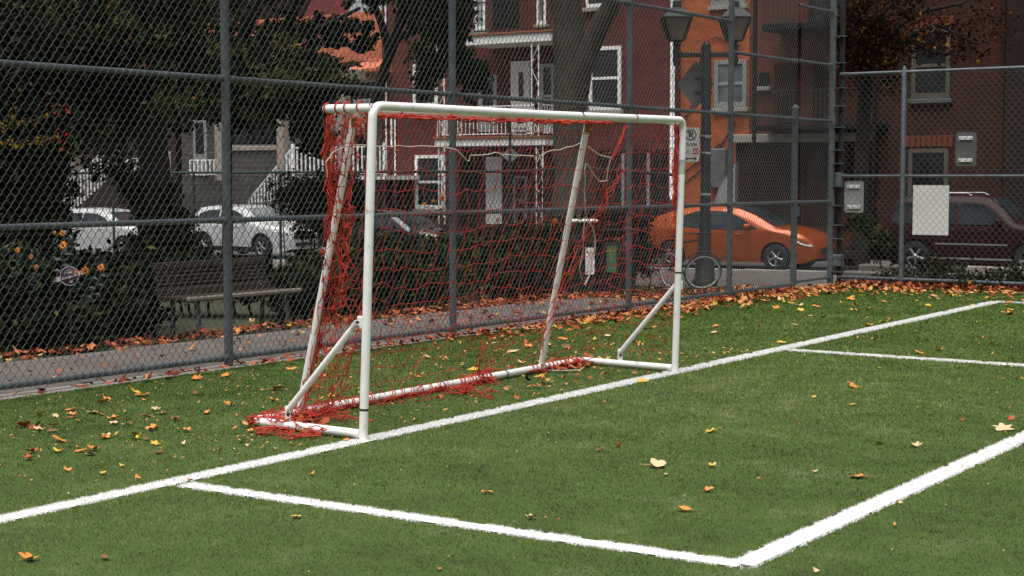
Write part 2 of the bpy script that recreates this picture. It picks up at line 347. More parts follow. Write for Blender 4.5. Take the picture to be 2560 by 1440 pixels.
# painted pitch lines: (x0,y0)-(x1,y1); woven into the turf as white blades
LW = .062
LINES = [((-5.43, -3.0), (-5.86, 18.28)), ((-5.50, 5.25), (-2.645, 5.335)), ((-2.645, 5.335), (-2.69, 12.26)), ((-5.62, 12.23), (-2.64, 12.25)), ((-5.86, 18.28), (4.0, 18.28))]
LWS = [.061, .057, .061, .047, .024]
def line_dist(x, y):
    d = np.full(np.shape(x), 9.)
    for ((x0, y0), (x1, y1)), w in zip(LINES, LWS):
        L = math.hypot(x1-x0, y1-y0); ux, uy = (x1-x0)/L, (y1-y0)/L
        t = (x-x0)*ux+(y-y0)*uy; p = np.abs(-(x-x0)*uy+(y-y0)*ux); ov = np.maximum(np.maximum(-t-w, t-L-w), 0)
        d = np.minimum(d, np.maximum(p-w, ov))
    return d                                                # below 0: inside a line
def value_noise(x, y, cell, seed):
    g = np.random.default_rng(seed); G = g.random((256, 256)); u = x/cell; v = y/cell
    i = np.floor(u).astype(int); j = np.floor(v).astype(int); fu = u-i; fv = v-j; fu = fu*fu*(3-2*fu); fv = fv*fv*(3-2*fv)
    a = G[i % 256, j % 256]; b = G[(i+1) % 256, j % 256]; c = G[i % 256, (j+1) % 256]; d = G[(i+1) % 256, (j+1) % 256]
    return (a*(1-fu)+b*fu)*(1-fv)+(c*(1-fu)+d*fu)*fv
def wob(x, y): return .0015*np.sin(x*37+1.3*np.sin(y*23))+.0015*np.sin(y*41+x*17)+.010*(value_noise(x, y, .03, 77)-.5)
ln = MB()
for i, (((x0, y0), (x1, y1)), w) in enumerate(zip(LINES, LWS)):
    L = math.hypot(x1-x0, y1-y0); ux, uy = (x1-x0)/L, (y1-y0)/L; z = .0035+.0009*i
    px, py = -uy*(w-.012), ux*(w-.012); e = 0.0
    ln.add([(x0+px, y0+py, z), (x1+px, y1+py, z), (x1-px, y1-py, z), (x0-px, y0-py, z)], [(0, 1, 2, 3)])
struct('pitch_lines', ln.build('pitch_lines', 'linebase'))
# blades
def blades(x, y, h, w, tint, seed, lean=.9):
    g = np.random.default_rng(seed); n = len(x); an = g.uniform(0, 2*PI, n); an2 = g.uniform(0, 2*PI, n); ln_ = g.uniform(.25, lean, n)*h
    V = np.empty((n, 3, 3)); cx, cy = np.cos(an)*w*.5, np.sin(an)*w*.5
    V[:, 0] = np.stack([x-cx, y-cy, np.zeros(n)], 1); V[:, 1] = np.stack([x+cx, y+cy, np.zeros(n)], 1)
    V[:, 2] = np.stack([x+np.cos(an2)*ln_, y+np.sin(an2)*ln_, h*g.uniform(.6, 1., n)], 1)
    return V.reshape(-1, 3), np.arange(3*n).reshape(-1, 3), np.repeat(tint, 3)
NB = 1000000
D = 3.3+20.7*rng.random(NB)**1.12                              # depth from the camera, denser close by
r = rng.uniform(-.40, .62, len(D))
gx = -.5685*D+.8227*r*D; gy = .8227*D+.5685*r*D
ok = (gx > AF+.03) & (gy < BF-.03); gx, gy, D = gx[ok], gy[ok], D[ok]
ld = line_dist(gx, gy)+wob(gx, gy)+rng.normal(0, .004, len(gx)); green = ld > 0
worn = .26*np.exp(-((gx+5.2)/1.6)**2-((gy-8.8)/3.0)**2)
tv = -.36+.28*value_noise(gx, gy, 1.5, 2)+.30*value_noise(gx, gy, .42, 3)+.34*value_noise(gx, gy, .09, 4)+.44*value_noise(gx, gy, .036, 5)+.30*value_noise(gx, gy, .018, 6)+rng.normal(0, .10, len(gx))
tv = tv+worn+(rng.random(len(gx)) < .02)*.35-.10*(np.abs((gy-7.4) % 3.66) < .018)
sz = np.clip(D/6.5, .8, 3.2)
V, F, tt = blades(gx[green], gy[green], (.0125*sz**.6)[green]*rng.uniform(.7, 1.2, green.sum()), (.0030*sz)[green], np.clip(tv, 0, 1)[green], 21)
tag(mesh_obj('artificial_grass', mesh_np('artificial_grass', V, F, tt), M['turf']), kind='stuff', label='short green artificial grass blades covering the pitch')
w_ = ~green
V, F, tt = blades(gx[w_], gy[w_], (.016*sz**.5)[w_], (.0030*sz)[w_], rng.uniform(.1, 1, w_.sum()), 22)
wl = [V]; fl = [F]; tl = [tt]; n0 = len(V)
for i, (((x0, y0), (x1, y1)), w) in enumerate(zip(LINES, LWS)):        # a fuller pile inside each line
    L = math.hypot(x1-x0, y1-y0); n = int(L*9000); t = rng.random(n); q = rng.uniform(-1, 1, n)*(w-.002)
    x = x0+(x1-x0)*t-(y1-y0)/L*q; y = y0+(y1-y0)*t+(x1-x0)/L*q; k_5 = line_dist(x, y)+2.2*wob(x, y) < .004; x, y, n = x[k_5], y[k_5], int(k_5.sum()); dd = np.hypot(x, y); s_ = np.clip(dd/6.5, .8, 3)
    V, F, tt = blades(x, y, (.014*s_**.5), .0034*s_, rng.uniform(.2, 1, n), 30+i, .55); wl.append(V); fl.append(F+n0); tl.append(tt); n0 += len(V)
tag(mesh_obj('line_grass', mesh_np('line_grass', np.concatenate(wl), np.concatenate(fl), np.concatenate(tl)), M['lineblade']), kind='stuff', label='white grass blades of the painted pitch lines')

# ================================================================== CHAIN LINK FENCES
def chainlink(u0, u1, z0, z1, w=.0665, hh=.086, r=.0022, amp=.0045, fine=True, sides=4, rr=None):
    global RAD
    """woven zigzag wires in a (u, depth, z) frame: returns p0, p1 with columns u, v, z"""
    n = int((u1-u0)/(w/2)); k = int((z1-z0)/(hh/2))
    P0 = []; P1 = []; Q = []
    kk = np.arange(k)
    for i in range(n):
        ul = u0+i*w/2; ev = (kk+i) % 2 == 0
        a = np.where(ev, ul-.0015, ul+w/2+.0015); b = np.where(ev, ul+w/2+.0015, ul-.0015)
        za = z0+kk*hh/2; zb = za+hh/2
        m = (a+b)/2; v = np.where(ev, -amp, amp)
        if fine:
            a1 = a+(b-a)*.12; a2 = a+(b-a)*.88
            z1_ = za+hh*.5*.2; z2_ = za+hh*.5*.8; o = np.zeros(k)
            for (p, pv, pz), (q, qv, qz) in (((a, o, za), (a1, v, z1_)), ((a1, v, z1_), (a2, v, z2_)), ((a2, v, z2_), (b, o, zb))):
                P0.append(np.stack([p, pv, pz], 1)); P1.append(np.stack([q, qv, qz], 1)); Q.append(np.where(ev, *(rr or (r, r))))
        else:
            P0.append(np.stack([a, v*.4, za], 1)); P1.append(np.stack([b, -v*.4, zb], 1))
    RAD = np.concatenate(Q) if Q else None
    return np.concatenate(P0), np.concatenate(P1)
def mesh_part(parent, p0, p1, fr, r, m, name='chain_link_mesh', sides=4):
    """fr maps (u, v, z) columns to world"""
    V, F = segs_np(fr(p0), fr(p1), r, sides)
    return world_child(mesh_obj(name, mesh_np(name, V, F, smooth=True), M[m], parent), parent)
# --- the long fence along the path
LF = thing('chain_link_fence', (AF, 12, 0), 'tall grey chain link fence running behind the goal beside the path', 'fence')
frL = lambda p: np.stack([AF+p[:, 1]+.045, p[:, 0], p[:, 2]], 1)
p0, p1 = chainlink(4.6, 18.85, .055, 4.0, rr=(.0028, .0015))
mesh_part(LF, p0, p1, frL, RAD, 'wire', sides=5)
PY = [5.65, 8.74, 11.59, 14.72, 17.07]
for i, y in enumerate(PY):
    MB().tube([(AF, y, -.1), (AF, y, 5.2)], .0335, 14).build('post', 'galv', LF, rel=True)
    c = MB()
    for z in np.arange(.3, 4.2, .38): c.tube([(AF+.03, y-.036, z), (AF+.052, y, z+.004), (AF+.03, y+.036, z)], .003, 5)
    c.build('tie_wire', 'wire', LF, rel=True)
def rail(parent, p, q, r=.021, sleeves=True, m='galv'):
    b = MB().tube([p, q], r, 12)
    if sleeves:
        p, q = Vector(p), Vector(q); d = (q-p).normalized()
        for e in (p+d*.05, q-d*.05): b.tube([e-d*.05, e+d*.05], r+.006, 12)
    return b.build('rail', m, parent, rel=True)
spans = [(4.5, 5.65), (5.65, 8.74), (8.74, 11.59), (11.59, 14.72), (14.72, 17.07), (17.07, 18.88)]
for i, (a, b) in enumerate(spans):
    for z in (.075, 1.12, 2.185): rail(LF, (AF, a, z), (AF, b, z))
    rail(LF, (AF, a, 3.27 if i < 5 else 2.91), (AF, b, 3.27 if i < 5 else 2.91))
# fabric is tied to the rails with short wires
c = MB()
for z in (.075, 1.12, 2.185):
    for y in np.arange(4.8, 18.6, .42): c.tube([(AF-.02, y, z-.024), (AF+.05, y+.004, z), (AF-.01, y+.008, z+.026)], .0028, 4)
c.build('fabric_ties', 'wire', LF, rel=True)['kind'] = 'stuff'
# --- gate leaf in the last panel
GT = thing('chain_link_gate', (AF, 19.5, 0), 'narrow chain link gate between the capped post and the tall corner post', 'gate')
p0, p1 = chainlink(18.93, 19.98, .09, 4.0, rr=(.0026, .0014))
mesh_part(GT, p0, p1, frL, RAD, 'wire')
for z in (.10, 1.12, 2.185, 2.92, 3.62): rail(GT, (AF, 18.93, z), (AF, 19.99, z), .018)
MB().tube([(AF, 18.87, -.1), (AF, 18.87, 2.30), (AF, 18.87, 2.33), (AF, 18.87, 2.36)], [.042, .042, .05, .012], 14).build('gate_post', 'galv', GT, rel=True)
c = MB()
for z in np.arange(.2, 2.2, .24): c.tube([(AF+.045*math.cos(t), 18.87+.045*math.sin(t), z) for t in np.linspace(0, 2*PI, 9)], .005, 5)
c.build('band', 'tape', GT, rel=True)
MB().box((AF, 18.95, 1.0), (.05, .09, .12), bev=.008).build('latch', 'galv', GT, rel=True)
# --- the end fence
EF = thing('chain_link_fence', (-4, BF, 0), 'lower chain link fence across the end of the pitch with signs on it', 'fence')
p0, p1 = chainlink(AF+.12, 2.2, .09, 2.79, w=.086, hh=.098)
frE = lambda p: np.stack([p[:, 0], BF+p[:, 1]-.03, p[:, 2]], 1)
mesh_part(EF, p0, p1, frE, .0021, 'wire')
for z, r in ((.11, .024), (1.455, .019), (2.80, .021)): rail(EF, (AF+.1, BF, z), (2.2, BF, z), r)
for x in (-7.68, -4.4, -1.1, 2.2):
    MB().tube([(x, BF, -.1), (x, BF, 2.83), (x, BF, 2.88)], [.032, .032, .012], 14).build('post', 'galv', EF, rel=True)
# corner posts: a tall galvanised one and a dark square one with straps
CP = thing('corner_post', (AF, BF, 0), 'tall round galvanised post where the two fences meet', 'post')
MB().tube([(AF, BF-.02, -.1), (AF, BF-.02, 5.2)], .042, 16).build('shaft', 'galv', CP, rel=True)
for z in (1.12, 2.185, 2.92, 3.62): MB().tube([(AF, BF-.02, z-.05), (AF, BF-.02, z+.05)], .052, 14).build('clamp', 'galv', CP, rel=True)
DP = thing('square_post', (AF+.10, BF+.05, 0), 'dark square post strapped to the corner of the fences', 'post')
MB().box((AF+.10, BF+.05, 2.5), (.055, .055, 5.2), bev=.004).build('shaft', 'black', DP, rel=True)
for z in (.18, .36, .62, .80, 1.06, 1.32, 1.62, 1.80, 2.10, 2.38, 2.62, 2.95, 3.3): MB().box((AF+.105, BF-.01, z), (.14, .09, .010)).build('strap', 'galv', DP, rel=True)
MB().box((AF+.10, BF+.0, .33), (.12, .10, .16), bev=.01).build('bracket', 'galv', DP, rel=True); MB().box((AF+.10, BF+.0, 1.40), (.08, .10, .2), bev=.01).build('bracket', 'galv', DP, rel=True)

# boards fixed on the end fence
WS = tag(MB().box((-7.30, BF+.012, 1.015), (.475, .006, .64)).build('notice_board', 'poster'), 'blank white rectangular board behind the mesh of the end fence', 'sign')
def sign_plate(x, z, w, h, mname, label):
    t = thing('sign_plate', (x, BF+.03, z), label, 'sign', 'rounded sign plates seen from behind')
    pts = []
    for cx, cz, a0 in ((w/2, h/2, 0), (-w/2, h/2, 90), (-w/2, -h/2, 180), (w/2, -h/2, 270)):
        for a in (0, 30, 60, 90): pts.append((cx-math.copysign(.035, cx)+.035*math.cos(math.radians(a0+a)), cz-math.copysign(.035, cz)+.035*math.sin(math.radians(a0+a))))
    MB().prism(pts, 0, .004).build('plate', mname, t)
    for s in (1, -1):
        b = MB().box((0, -.014, s*(h/2-.075)), (w*.66, .02, .045), bev=.003).build('bracket', 'whitepaint', t)
        q = MB()
        for dx in (-.26, 0, .26): MB().lathe([(.0, -.028), (.008, -.028), (.008, -.024)], (dx*w, 0, s*(h/2-.075)), 'y', 8).build('bolt', 'tape', b)
    return t
sign_plate(-8.36, 1.18, .27, .42, 'signpale', 'pale sign plate seen from behind, beside the dark corner post')
sign_plate(-6.86, 1.795, .27, .43, 'signback', 'dark grey sign plate seen from behind, high up right of the white board')

# ================================================================== THE GOAL
gl = onZ(908, 1102); gr = onZ(1687, 932)
GO = thing('soccer_goal', (gl.x-.5, (gl.y+gr.y)/2, 0), 'white tubular soccer goal with torn red net on the pitch', 'soccer goal')
R_ = .0252
Lb = Vector((gl.x, gl.y, 0)); Rb = Vector((gr.x, gr.y, 0))
dL = -.5685*Lb.x+.8227*Lb.y; dR = -.5685*Rb.x+.8227*Rb.y
Lt = atD(932, 264, dL-.03); Rt = atD(1708, 300, dR-.03)
def bendpath(a, c, b, r, n=7):
    """from a by a rounded corner at c to b"""
    u = (Vector(a)-Vector(c)).normalized(); v = (Vector(b)-Vector(c)).normalized(); c = Vector(c); out = [Vector(a)]
    for i in range(n+1):
        t = i/n; out.append((c+u*r)*(1-t)**2+c*2*t*(1-t)+(c+v*r)*t*t)
    return out+[Vector(b)]
def ring(b, p, d, r): b.tube([p-d*.010, p+d*.010], r, 12)
# front posts and crossbar
cb0 = Lt+(Rt-Lt)*.09; cb1 = Lt+(Rt-Lt)*.93
MB().tube(bendpath(Lb+Vector((0, 0, .0)), Lt, cb0, .075), R_, 14).build('post', 'white_pipe', GO, rel=True)
rp = MB().tube(bendpath(Rb, Rt, cb1, .075), R_, 14).build('post', 'white_pipe', GO, rel=True)
cbar = MB().tube([cb0, (cb0+cb1)/2+Vector((0, 0, -.006)), cb1], R_, 14).build('crossbar', 'white_pipe', GO, rel=True)
q = MB(); dv = (Rt-Lt).normalized()
for f in (.60, .80): q = MB(); ring(q, Lt+(Rt-Lt)*f, dv*.6, R_+.0012); q.build('tape_band', 'tape', cbar, rel=True)
q = MB(); up = (Rt-Rb).normalized()
for p_ in (Rb+(Rt-Rb)*.40, Lb+(Lt-Lb)*.095): q = MB(); ring(q, p_, up*.6, R_+.0012); q.build('tape_band', 'tape', GO, rel=True)
MB().tube([Rb+(Rt-Rb)*.79, Rb+(Rt-Rb)*.845], R_+.0015, 14).build('clear_wrap', 'clearwrap', rp, rel=True)
# rear top bar with its side arms
Bl = atD(806, 272, dL+.34); Br = atD(1652, 301, dR+.20)
bar = bendpath(Lt-(Lt-Lb).normalized()*.012, Bl, Bl+(Br-Bl)*.5, .07); bar2 = bendpath(Bl+(Br-Bl)*.5, Br, Rt-(Rt-Rb).normalized()*.03, .07)
MB().tube(bar+bar2[1:], R_*.92, 14).build('rear_top_bar', 'white_pipe', GO, rel=True)
# base: two side bars and the back bar
bl = onZ(632, 1052, .035); bre = onZ(1452, 900, .035)
bl.z = br_z = .035; Lb2 = Lb+Vector((-.02, .0, .036)); Rb2 = Rb+Vector((-.02, 0, .036))
base = bendpath(Lb2, bl, (bl+bre)/2, .07); base2 = bendpath((bl+bre)/2, bre, Rb2, .07)
MB().tube(base+base2[1:], R_, 14).build('base_frame', 'white_pipe', GO, rel=True)
q = MB()
dvb = (bre-bl).normalized()
for px, py in ((1126, 966), (1287, 937)):
    p = onZ(px, py, .035); s_ = (p-bl).dot(dvb); p = bl+dvb*s_; q = MB(); ring(q, p, dvb*.7, R_+.0015); q.build('tape_band', 'tape', GO, rel=True)
# rear stanchions
def onbase(px, py): p = onZ(px, py, .035); return bl+dvb*(p-bl).dot(dvb)
def ontop(px): 
    best = min(np.linspace(0, 1, 400), key=lambda t: abs((lambda p: 1280+FOC*(.8227*p.x+.5685*p.y)/((-.5685*p.x+.8227*p.y)*math.cos(TH)-(p.z-EYE)*math.sin(TH)))(Bl+(Br-Bl)*t)-px)); return Bl+(Br-Bl)*best
s1t, s2t = ontop(888), ontop(1470); s1b = onbase(745, 1030); s2b = onbase(1345, 918)
for a, b in ((s1t, s1b), (s2t, s2b)):
    st = MB().tube([a+Vector((0, 0, -.02)), b], R_*.9, 14).build('stanchion', 'white_pipe', GO, rel=True)
    MB().box(a+Vector((.004, 0, -.07)), (.05, .045, .06), bev=.008).build('bracket', 'rust', st, rel=True)
# side braces with plates
for (p1_, p2_, side) in (((893, 806), (712, 1036), 0), ((1689, 713), (1513, 893), 1)):
    dA = dL if side == 0 else dR
    a = atD(*p1_, dA+.03); base_a, base_b = (Lb2, bl) if side == 0 else (Rb2, bre)
    w = onZ(*p2_, .10); v = (base_b-base_a); s_ = max(.3, min(.9, (Vector((w.x, w.y, 0))-Vector((base_a.x, base_a.y, 0))).dot(Vector((v.x, v.y, 0)))/(v.x**2+v.y**2)))
    b = base_a+v*s_+Vector((0, 0, .085))
    br = MB().tube([a, b], R_*.72, 12).build('brace', 'white_pipe', GO, rel=True)
    MB().box(b+Vector((0, 0, -.035)), (.04, .012, .12), bev=.004).build('bracket', 'white_pipe', br, rel=True); MB().box(a+Vector((.02, .015, 0)), (.06, .02, .07), bev=.006).build('bracket', 'white_pipe', br, rel=True)
    for pb_ in (b+Vector((.01, 0, -.02)), a): MB().lathe([(0, -.014), (.010, -.014), (.010, .014), (0, .014)], pb_, 'y', 10).build('bolt', 'tape', br, rel=True)

# ------------------------------------------------------------------ the net of the goal
class Strands:
    def __init__(s): s.a = []; s.b = []; s.r = []
    def poly(s, pts, r=.0027):
        pts = [np.array(p, float) for p in pts]
        for p, q in zip(pts[:-1], pts[1:]): s.a.append(p); s.b.append(q); s.r.append(r)
    def build(s, name, m, parent, sides=5):
        V, F = segs_np(s.a, s.b, np.array(s.r), sides); return world_child(mesh_obj(name, mesh_np(name, V, F, smooth=True), M[m], parent), parent)
ng = np.random.default_rng(5)
def grid_net(st, fn, nu, nv, miss=0., r=.0021, jit=.012, knots=True):
    N = np.empty((nu+1, nv+1, 3))
    for i in range(nu+1):
        for j in range(nv+1): N[i, j] = np.array(fn(i/nu, j/nv))+ng.normal(0, jit, 3)*min(1, j*.7, (nv-j)*.7+.2)
    def seg(p, q):
        if ng.random() < miss: return
        L = np.linalg.norm(q-p); m = (p+q)/2+ng.normal(0, .006, 3)+np.array([0, 0, -.05*L*(abs(q[2]-p[2]) < .6*L)])
        st.poly([p, m, q], r)
        if knots: st.poly([q+np.array([0, 0, .005]), q-np.array([0, 0, .005])], r*2.0)
    for i in range(nu+1):
        for j in range(nv+1):
            if i < nu: seg(N[i, j], N[i+1, j])
            if j < nv: seg(N[i, j], N[i, j+1])
nt_ = Strands()
Bl_, Br_, bl_, br_ = (np.array(x) for x in (Bl, Br, bl, bre))
def back_net(u, v):
    us = .125+.875*u if True else u
    ut = us-.02*math.sin(u*9)*(1-v); ub = us-.085*math.exp(-((us-.76)/.13)**2)+.02*math.sin(us*14)
    top = Bl_+(Br_-Bl_)*ut; bot = bl_+(br_-bl_)*ub
    p = top*(1-v)+bot*v; s = math.sin(PI*v)
    p = p+np.array([.10*s+.03*math.sin(us*17+v*3), .02*math.sin(v*7+us*11), -.05*s*s+.02*math.sin(us*13)*s]); p[2] = max(p[2], .02)
    return p
grid_net(nt_, back_net, 29, 16, .02, r=.0021)
def right_net(u, v):
    top = np.array(Rt)*(1-u)+Br_*u; bot = np.array(Rb2)*(1-u)+br_*u
    p = top*(1-v)+bot*v; s = math.sin(PI*v)*math.sin(PI*u); return p+np.array([.05*s, .10*s, -.05*s])
grid_net(nt_, right_net, 8, 16, .04, r=.0021)
DS0 = -.5685*s1t.x+.8227*s1t.y; DS1 = -.5685*s1b.x+.8227*s1b.y
def pathline(pts, v, near=0.):
    i = min(int(v*(len(pts)-1)), len(pts)-2); f = v*(len(pts)-1)-i; px = pts[i][0]*(1-f)+pts[i+1][0]*f; py = pts[i][1]*(1-f)+pts[i+1][1]*f
    t = (py-290)/(1030-290); return np.array(atD(px, py, DS0+(DS1-DS0)*t-near))
LPATH = [(826, 290), (818, 380), (826, 470), (832, 560), (822, 660), (808, 760), (796, 860), (778, 950), (742, 1030)]
RPATH = [(905, 300), (886, 390), (872, 480), (880, 560), (884, 660), (878, 760), (890, 860), (868, 950), (840, 1020)]
def left_net(u, v):                                        # torn, slid back towards the rear stanchion
    a = pathline(LPATH, v); b = pathline(RPATH, v, .25); return a*(1-u)+b*u+np.array([.02*math.sin(v*13+u*5), .03*math.sin(v*9+u*7), .02*math.sin(u*9)])
grid_net(nt_, left_net, 10, 22, .05, r=.0025, jit=.022)
def top_net(u, v):
    a = np.array(Lt)*(1-u)+np.array(Rt)*u; b = Bl_*(1-u)+Br_*u; return a*(1-v)+b*v+np.array([0, 0, -.02*math.sin(PI*v)-.012])
# loops of net lying in front of the back bar
def skirt(u, v):
    q = bl_+(br_-bl_)*(.26+.34*u); return q+np.array([.02+(.08+.10*math.sin(u*PI))*v, .03*math.sin(u*20), -.025+.02*(1-v)])
grid_net(nt_, skirt, 13, 3, .06, r=.0024, jit=.024)
nt_.build('net', 'net', GO)
# thick gathered ropes of net
rb = Strands()
def strand(pts, n, spread, r=.0032, wig=.012):
    P = [np.array(p) for p in pts]
    for k in range(n):
        o = ng.normal(0, spread, 3); out = []
        for a, b in zip(P[:-1], P[1:]):
            m = max(2, int(np.linalg.norm(b-a)/.05))
            for i in range(m): out.append(a+(b-a)*i/m+o*(.6+.4*math.sin(i*1.3+k))+ng.normal(0, wig, 3))
        out.append(P[-1]+o); rb.poly(out, r)
def tangle(c, rad, n, r=.0032, steps=10):
    for k in range(n):
        p = ng.normal(0, .5, 3); d = ng.normal(0, 1, 3); out = []
        for i in range(steps):
            d = d*.7+ng.normal(0, .6, 3)-p*.5; p = p+d*.22; q = np.array(c)+p*np.array(rad); q[2] = max(q[2], .008); out.append(q)
        rb.poly(out, r)
topv = lambda t: Bl_+(Br_-Bl_)*t
strand([topv(.10)+[.03, 0, -.028], topv(.45)+[.03, 0, -.034], topv(.80)+[.03, 0, -.028]], 6, .007, .0045, .006)     # lashed under the top bar
for f in (.18, .31, .45, .52, .6, .7, .8):
    c = topv(f); rb.poly([c+np.array([.03*math.cos(t), 0, .03*math.sin(t)]) for t in np.linspace(0, 2*PI, 9)], .004)
arm = lambda t: np.array(Lt)*(1-t)+Bl_*t
for f in (.25, .5, .68, .9):
    c = arm(f); rb.poly([c+np.array([0, .031*math.cos(t), .031*math.sin(t)]) for t in np.linspace(0, 2*PI, 9)], .0045)
mid = lambda t, o=(0, 0, 0): np.array(Bl_)*(1-t)+bl_*t+np.array(o)
strand([pathline(LPATH, v) for v in np.linspace(0, 1, 9)], 9, .014, .0034, .009)
strand([pathline(LPATH, v)+[.03, .03, 0] for v in np.linspace(.02, .6, 6)], 3, .018, .0026, .012)
strand([np.array(s1t), np.array(s1t)*.8+np.array(s1b)*.2, np.array(s1t)*.45+np.array(s1b)*.55, np.array(s1b)], 4, .020, .0026, .012)
strand([np.array(Lt)+[-.04, .01, -.03], np.array(Lt)+[-.05, .02, -.35], np.array(Lt)+[-.08, .04, -.75], np.array(Lt)+[-.14, .05, -1.2]], 3, .012, .003, .012)
strand([np.array(Rt)+[-.03, -.04, -.02], np.array(Rt)+[-.035, -.05, -.35], np.array(Rt)+[-.04, -.05, -.62]], 7, .013, .0042, .008)
strand([np.array(Lt)+[0, 0, .0], np.array(s1t)+[.02, .02, -.12], np.array(s1t)+[-.0, .02, -.14]], 4, .012, .004)
for px, py, n, rx in ((1195, 948, 30, .11), (1230, 935, 16, .09), (1165, 975, 14, .10), (1215, 985, 8, .08), (1400, 912, 12, .12), (1440, 905, 20, .09), (700, 1050, 16, .12), (760, 1042, 16, .12), (820, 1025, 12, .12), (640, 1055, 14, .06), (680, 1075, 14, .10), (760, 1085, 12, .12), (840, 1040, 8, .12)):
    p = onZ(px, py, .03); tangle(p, (rx, rx, .035), n)
strand([bl_+[0, 0, .02], (bl_+np.array(Lb2))/2+[0, 0, .02], np.array(Lb2)*.7+bl_*.3], 7, .02, .0034, .014)
strand([bl_+[.0, .0, .02], bl_+(br_-bl_)*.15+[0, 0, .015], bl_+(br_-bl_)*.34+[0, 0, -.01]], 7, .018, .0034, .014)
def onback(px, py):                                          # a point of the photo on the plane of the back net
    d = ray(px, py); n = np.cross(Br_-Bl_, bl_-Bl_); o = np.array([0, 0, EYE]); t = np.dot(Bl_+[.09, 0, 0]-o, n)/np.dot(np.array(d), n); return o+np.array(d)*t
strand([onback(1566, 315), onback(1545, 360), onback(1530, 396)], 5, .008, .0036, .006)
strand([onback(1513, 452), onback(1508, 500), onback(1497, 560), onback(1493, 590)], 4, .006, .003, .006)
strand([onback(1560, 420), onback(1480, 560), onback(1400, 730), onback(1350, 880)], 3, .02, .003, .01)
strand([onback(1215, 850), onback(1203, 890), onback(1197, 940)], 4, .010, .0026, .008)
barp = lambda t, o=0.: bl_+(br_-bl_)*t
for t0, t1, nturn in ((.02, .30, 16), (.33, .52, 7), (.55, .66, 9), (.80, .98, 12)):     # net wound round the back bar
    for k in range(2):
        ph = ng.uniform(0, 6); n = nturn*9
        rb.poly([barp(t0+(t1-t0)*i/n)+np.array([.034*math.cos(ph+i*.7), 0, .032*math.sin(ph+i*.7)])+ng.normal(0, .003, 3) for i in range(n+1)], .0026)
    strand([barp(t0)+[.028, 0, -.012], barp((t0+t1)/2)+[.036, 0, -.02], barp(t1)+[.028, 0, -.012]], 4, .010, .0030, .007)
rb.build('gathered_net', 'net', GO)
def cord(pxs, r=.0038):
    cd = Strands()
    P = [onback(*p) for p in pxs]; out = []
    for a, b in zip(P[:-1], P[1:]):
        m = max(1, int(np.linalg.norm(b-a)/.06))
        for i in range(m): out.append(a+(b-a)*i/m+ng.normal(0, .004, 3))
    out.append(P[-1]); cd.poly(out, r); cd.build('cord', 'cord', GO)
cord([(818, 440), (819, 405), (834, 378), (862, 366), (900, 361), (960, 368), (1030, 365), (1100, 366), (1140, 373), (1152, 388), (1167, 402), (1173, 401), (1175, 389), (1200, 388), (1240, 384), (1290, 389), (1335, 390), (1343, 407), (1349, 392), (1368, 380), (1412, 373), (1450, 358)])
cord([(1468, 366), (1480, 374), (1498, 388), (1527, 396), (1514, 452), (1498, 453), (1484, 434), (1470, 413), (1464, 407), (1461, 424), (1462, 480), (1463, 530), (1470, 552)])
cord([(1470, 552), (1484, 572), (1489, 600), (1486, 625), (1474, 690), (1462, 712)], .006)
cord([(1463, 540), (1458, 590), (1457, 640), (1449, 672), (1455, 700)])
tg_ = [np.array(onZ(*p, .012)) for p in ((1355, 925), (1400, 927), (1450, 925), (1480, 905), (1500, 895))]; cd = Strands(); cd.poly(tg_, .005); cd.build('cord', 'cord', GO)

# ================================================================== PARK BEHIND THE FENCE
# bench
BA = -11.35; bz = T(BA, 11.6)
BN = thing('park_bench', (BA, 11.62, bz), 'dark brown slatted wooden park bench on the leafy verge', 'bench')
L_ = 1.58
for nm, zz, xx, hh, tilt in (('top_rail', .715, -.40, .085, -.22), ('bottom_rail', .46, -.335, .075, -.22)):
    MB().box((xx, 0, zz), (.045, L_, hh), Matrix.Rotation(tilt, 3, 'Y'), bev=.012).build(nm, 'benchwood', BN)
q = MB()
for i in range(5): q.box((-.385+.011*i, 0, .655-.039*i), (.024, L_-.04, .030), Matrix.Rotation(-.22, 3, 'Y'), bev=.006)
q.build('backrest', 'benchwood', BN)
q = MB()
for i in range(6): q.box((-.29+.062*i, 0, .415), (.046, L_, .034), bev=.006)
q.build('seat', 'benchwood', BN)
MB().box((.09, .0, .418), (.055, L_+.03, .05), bev=.014).build('front_rail', 'benchedge', BN)
for s in (-1, 1):
    y = s*(L_/2-.16)
    MB().tube([(-.30, y, 0), (-.29, y, .38), (.05, y, .385), (.07, y, 0)], .026, 8).tube([(-.30, y, .36), (-.345, y, .48), (-.41, y, .74)], .02, 8).build('leg', 'blacksteel', BN)
for s in (-1, 1):
    for x, z in ((-.372, .73), (-.31, .47)): MB().lathe([(0, .0), (.011, .0), (.008, .006), (0, .008)], (x, s*(L_/2-.16), z), 'x', 8).build('bolt', 'galv', BN)

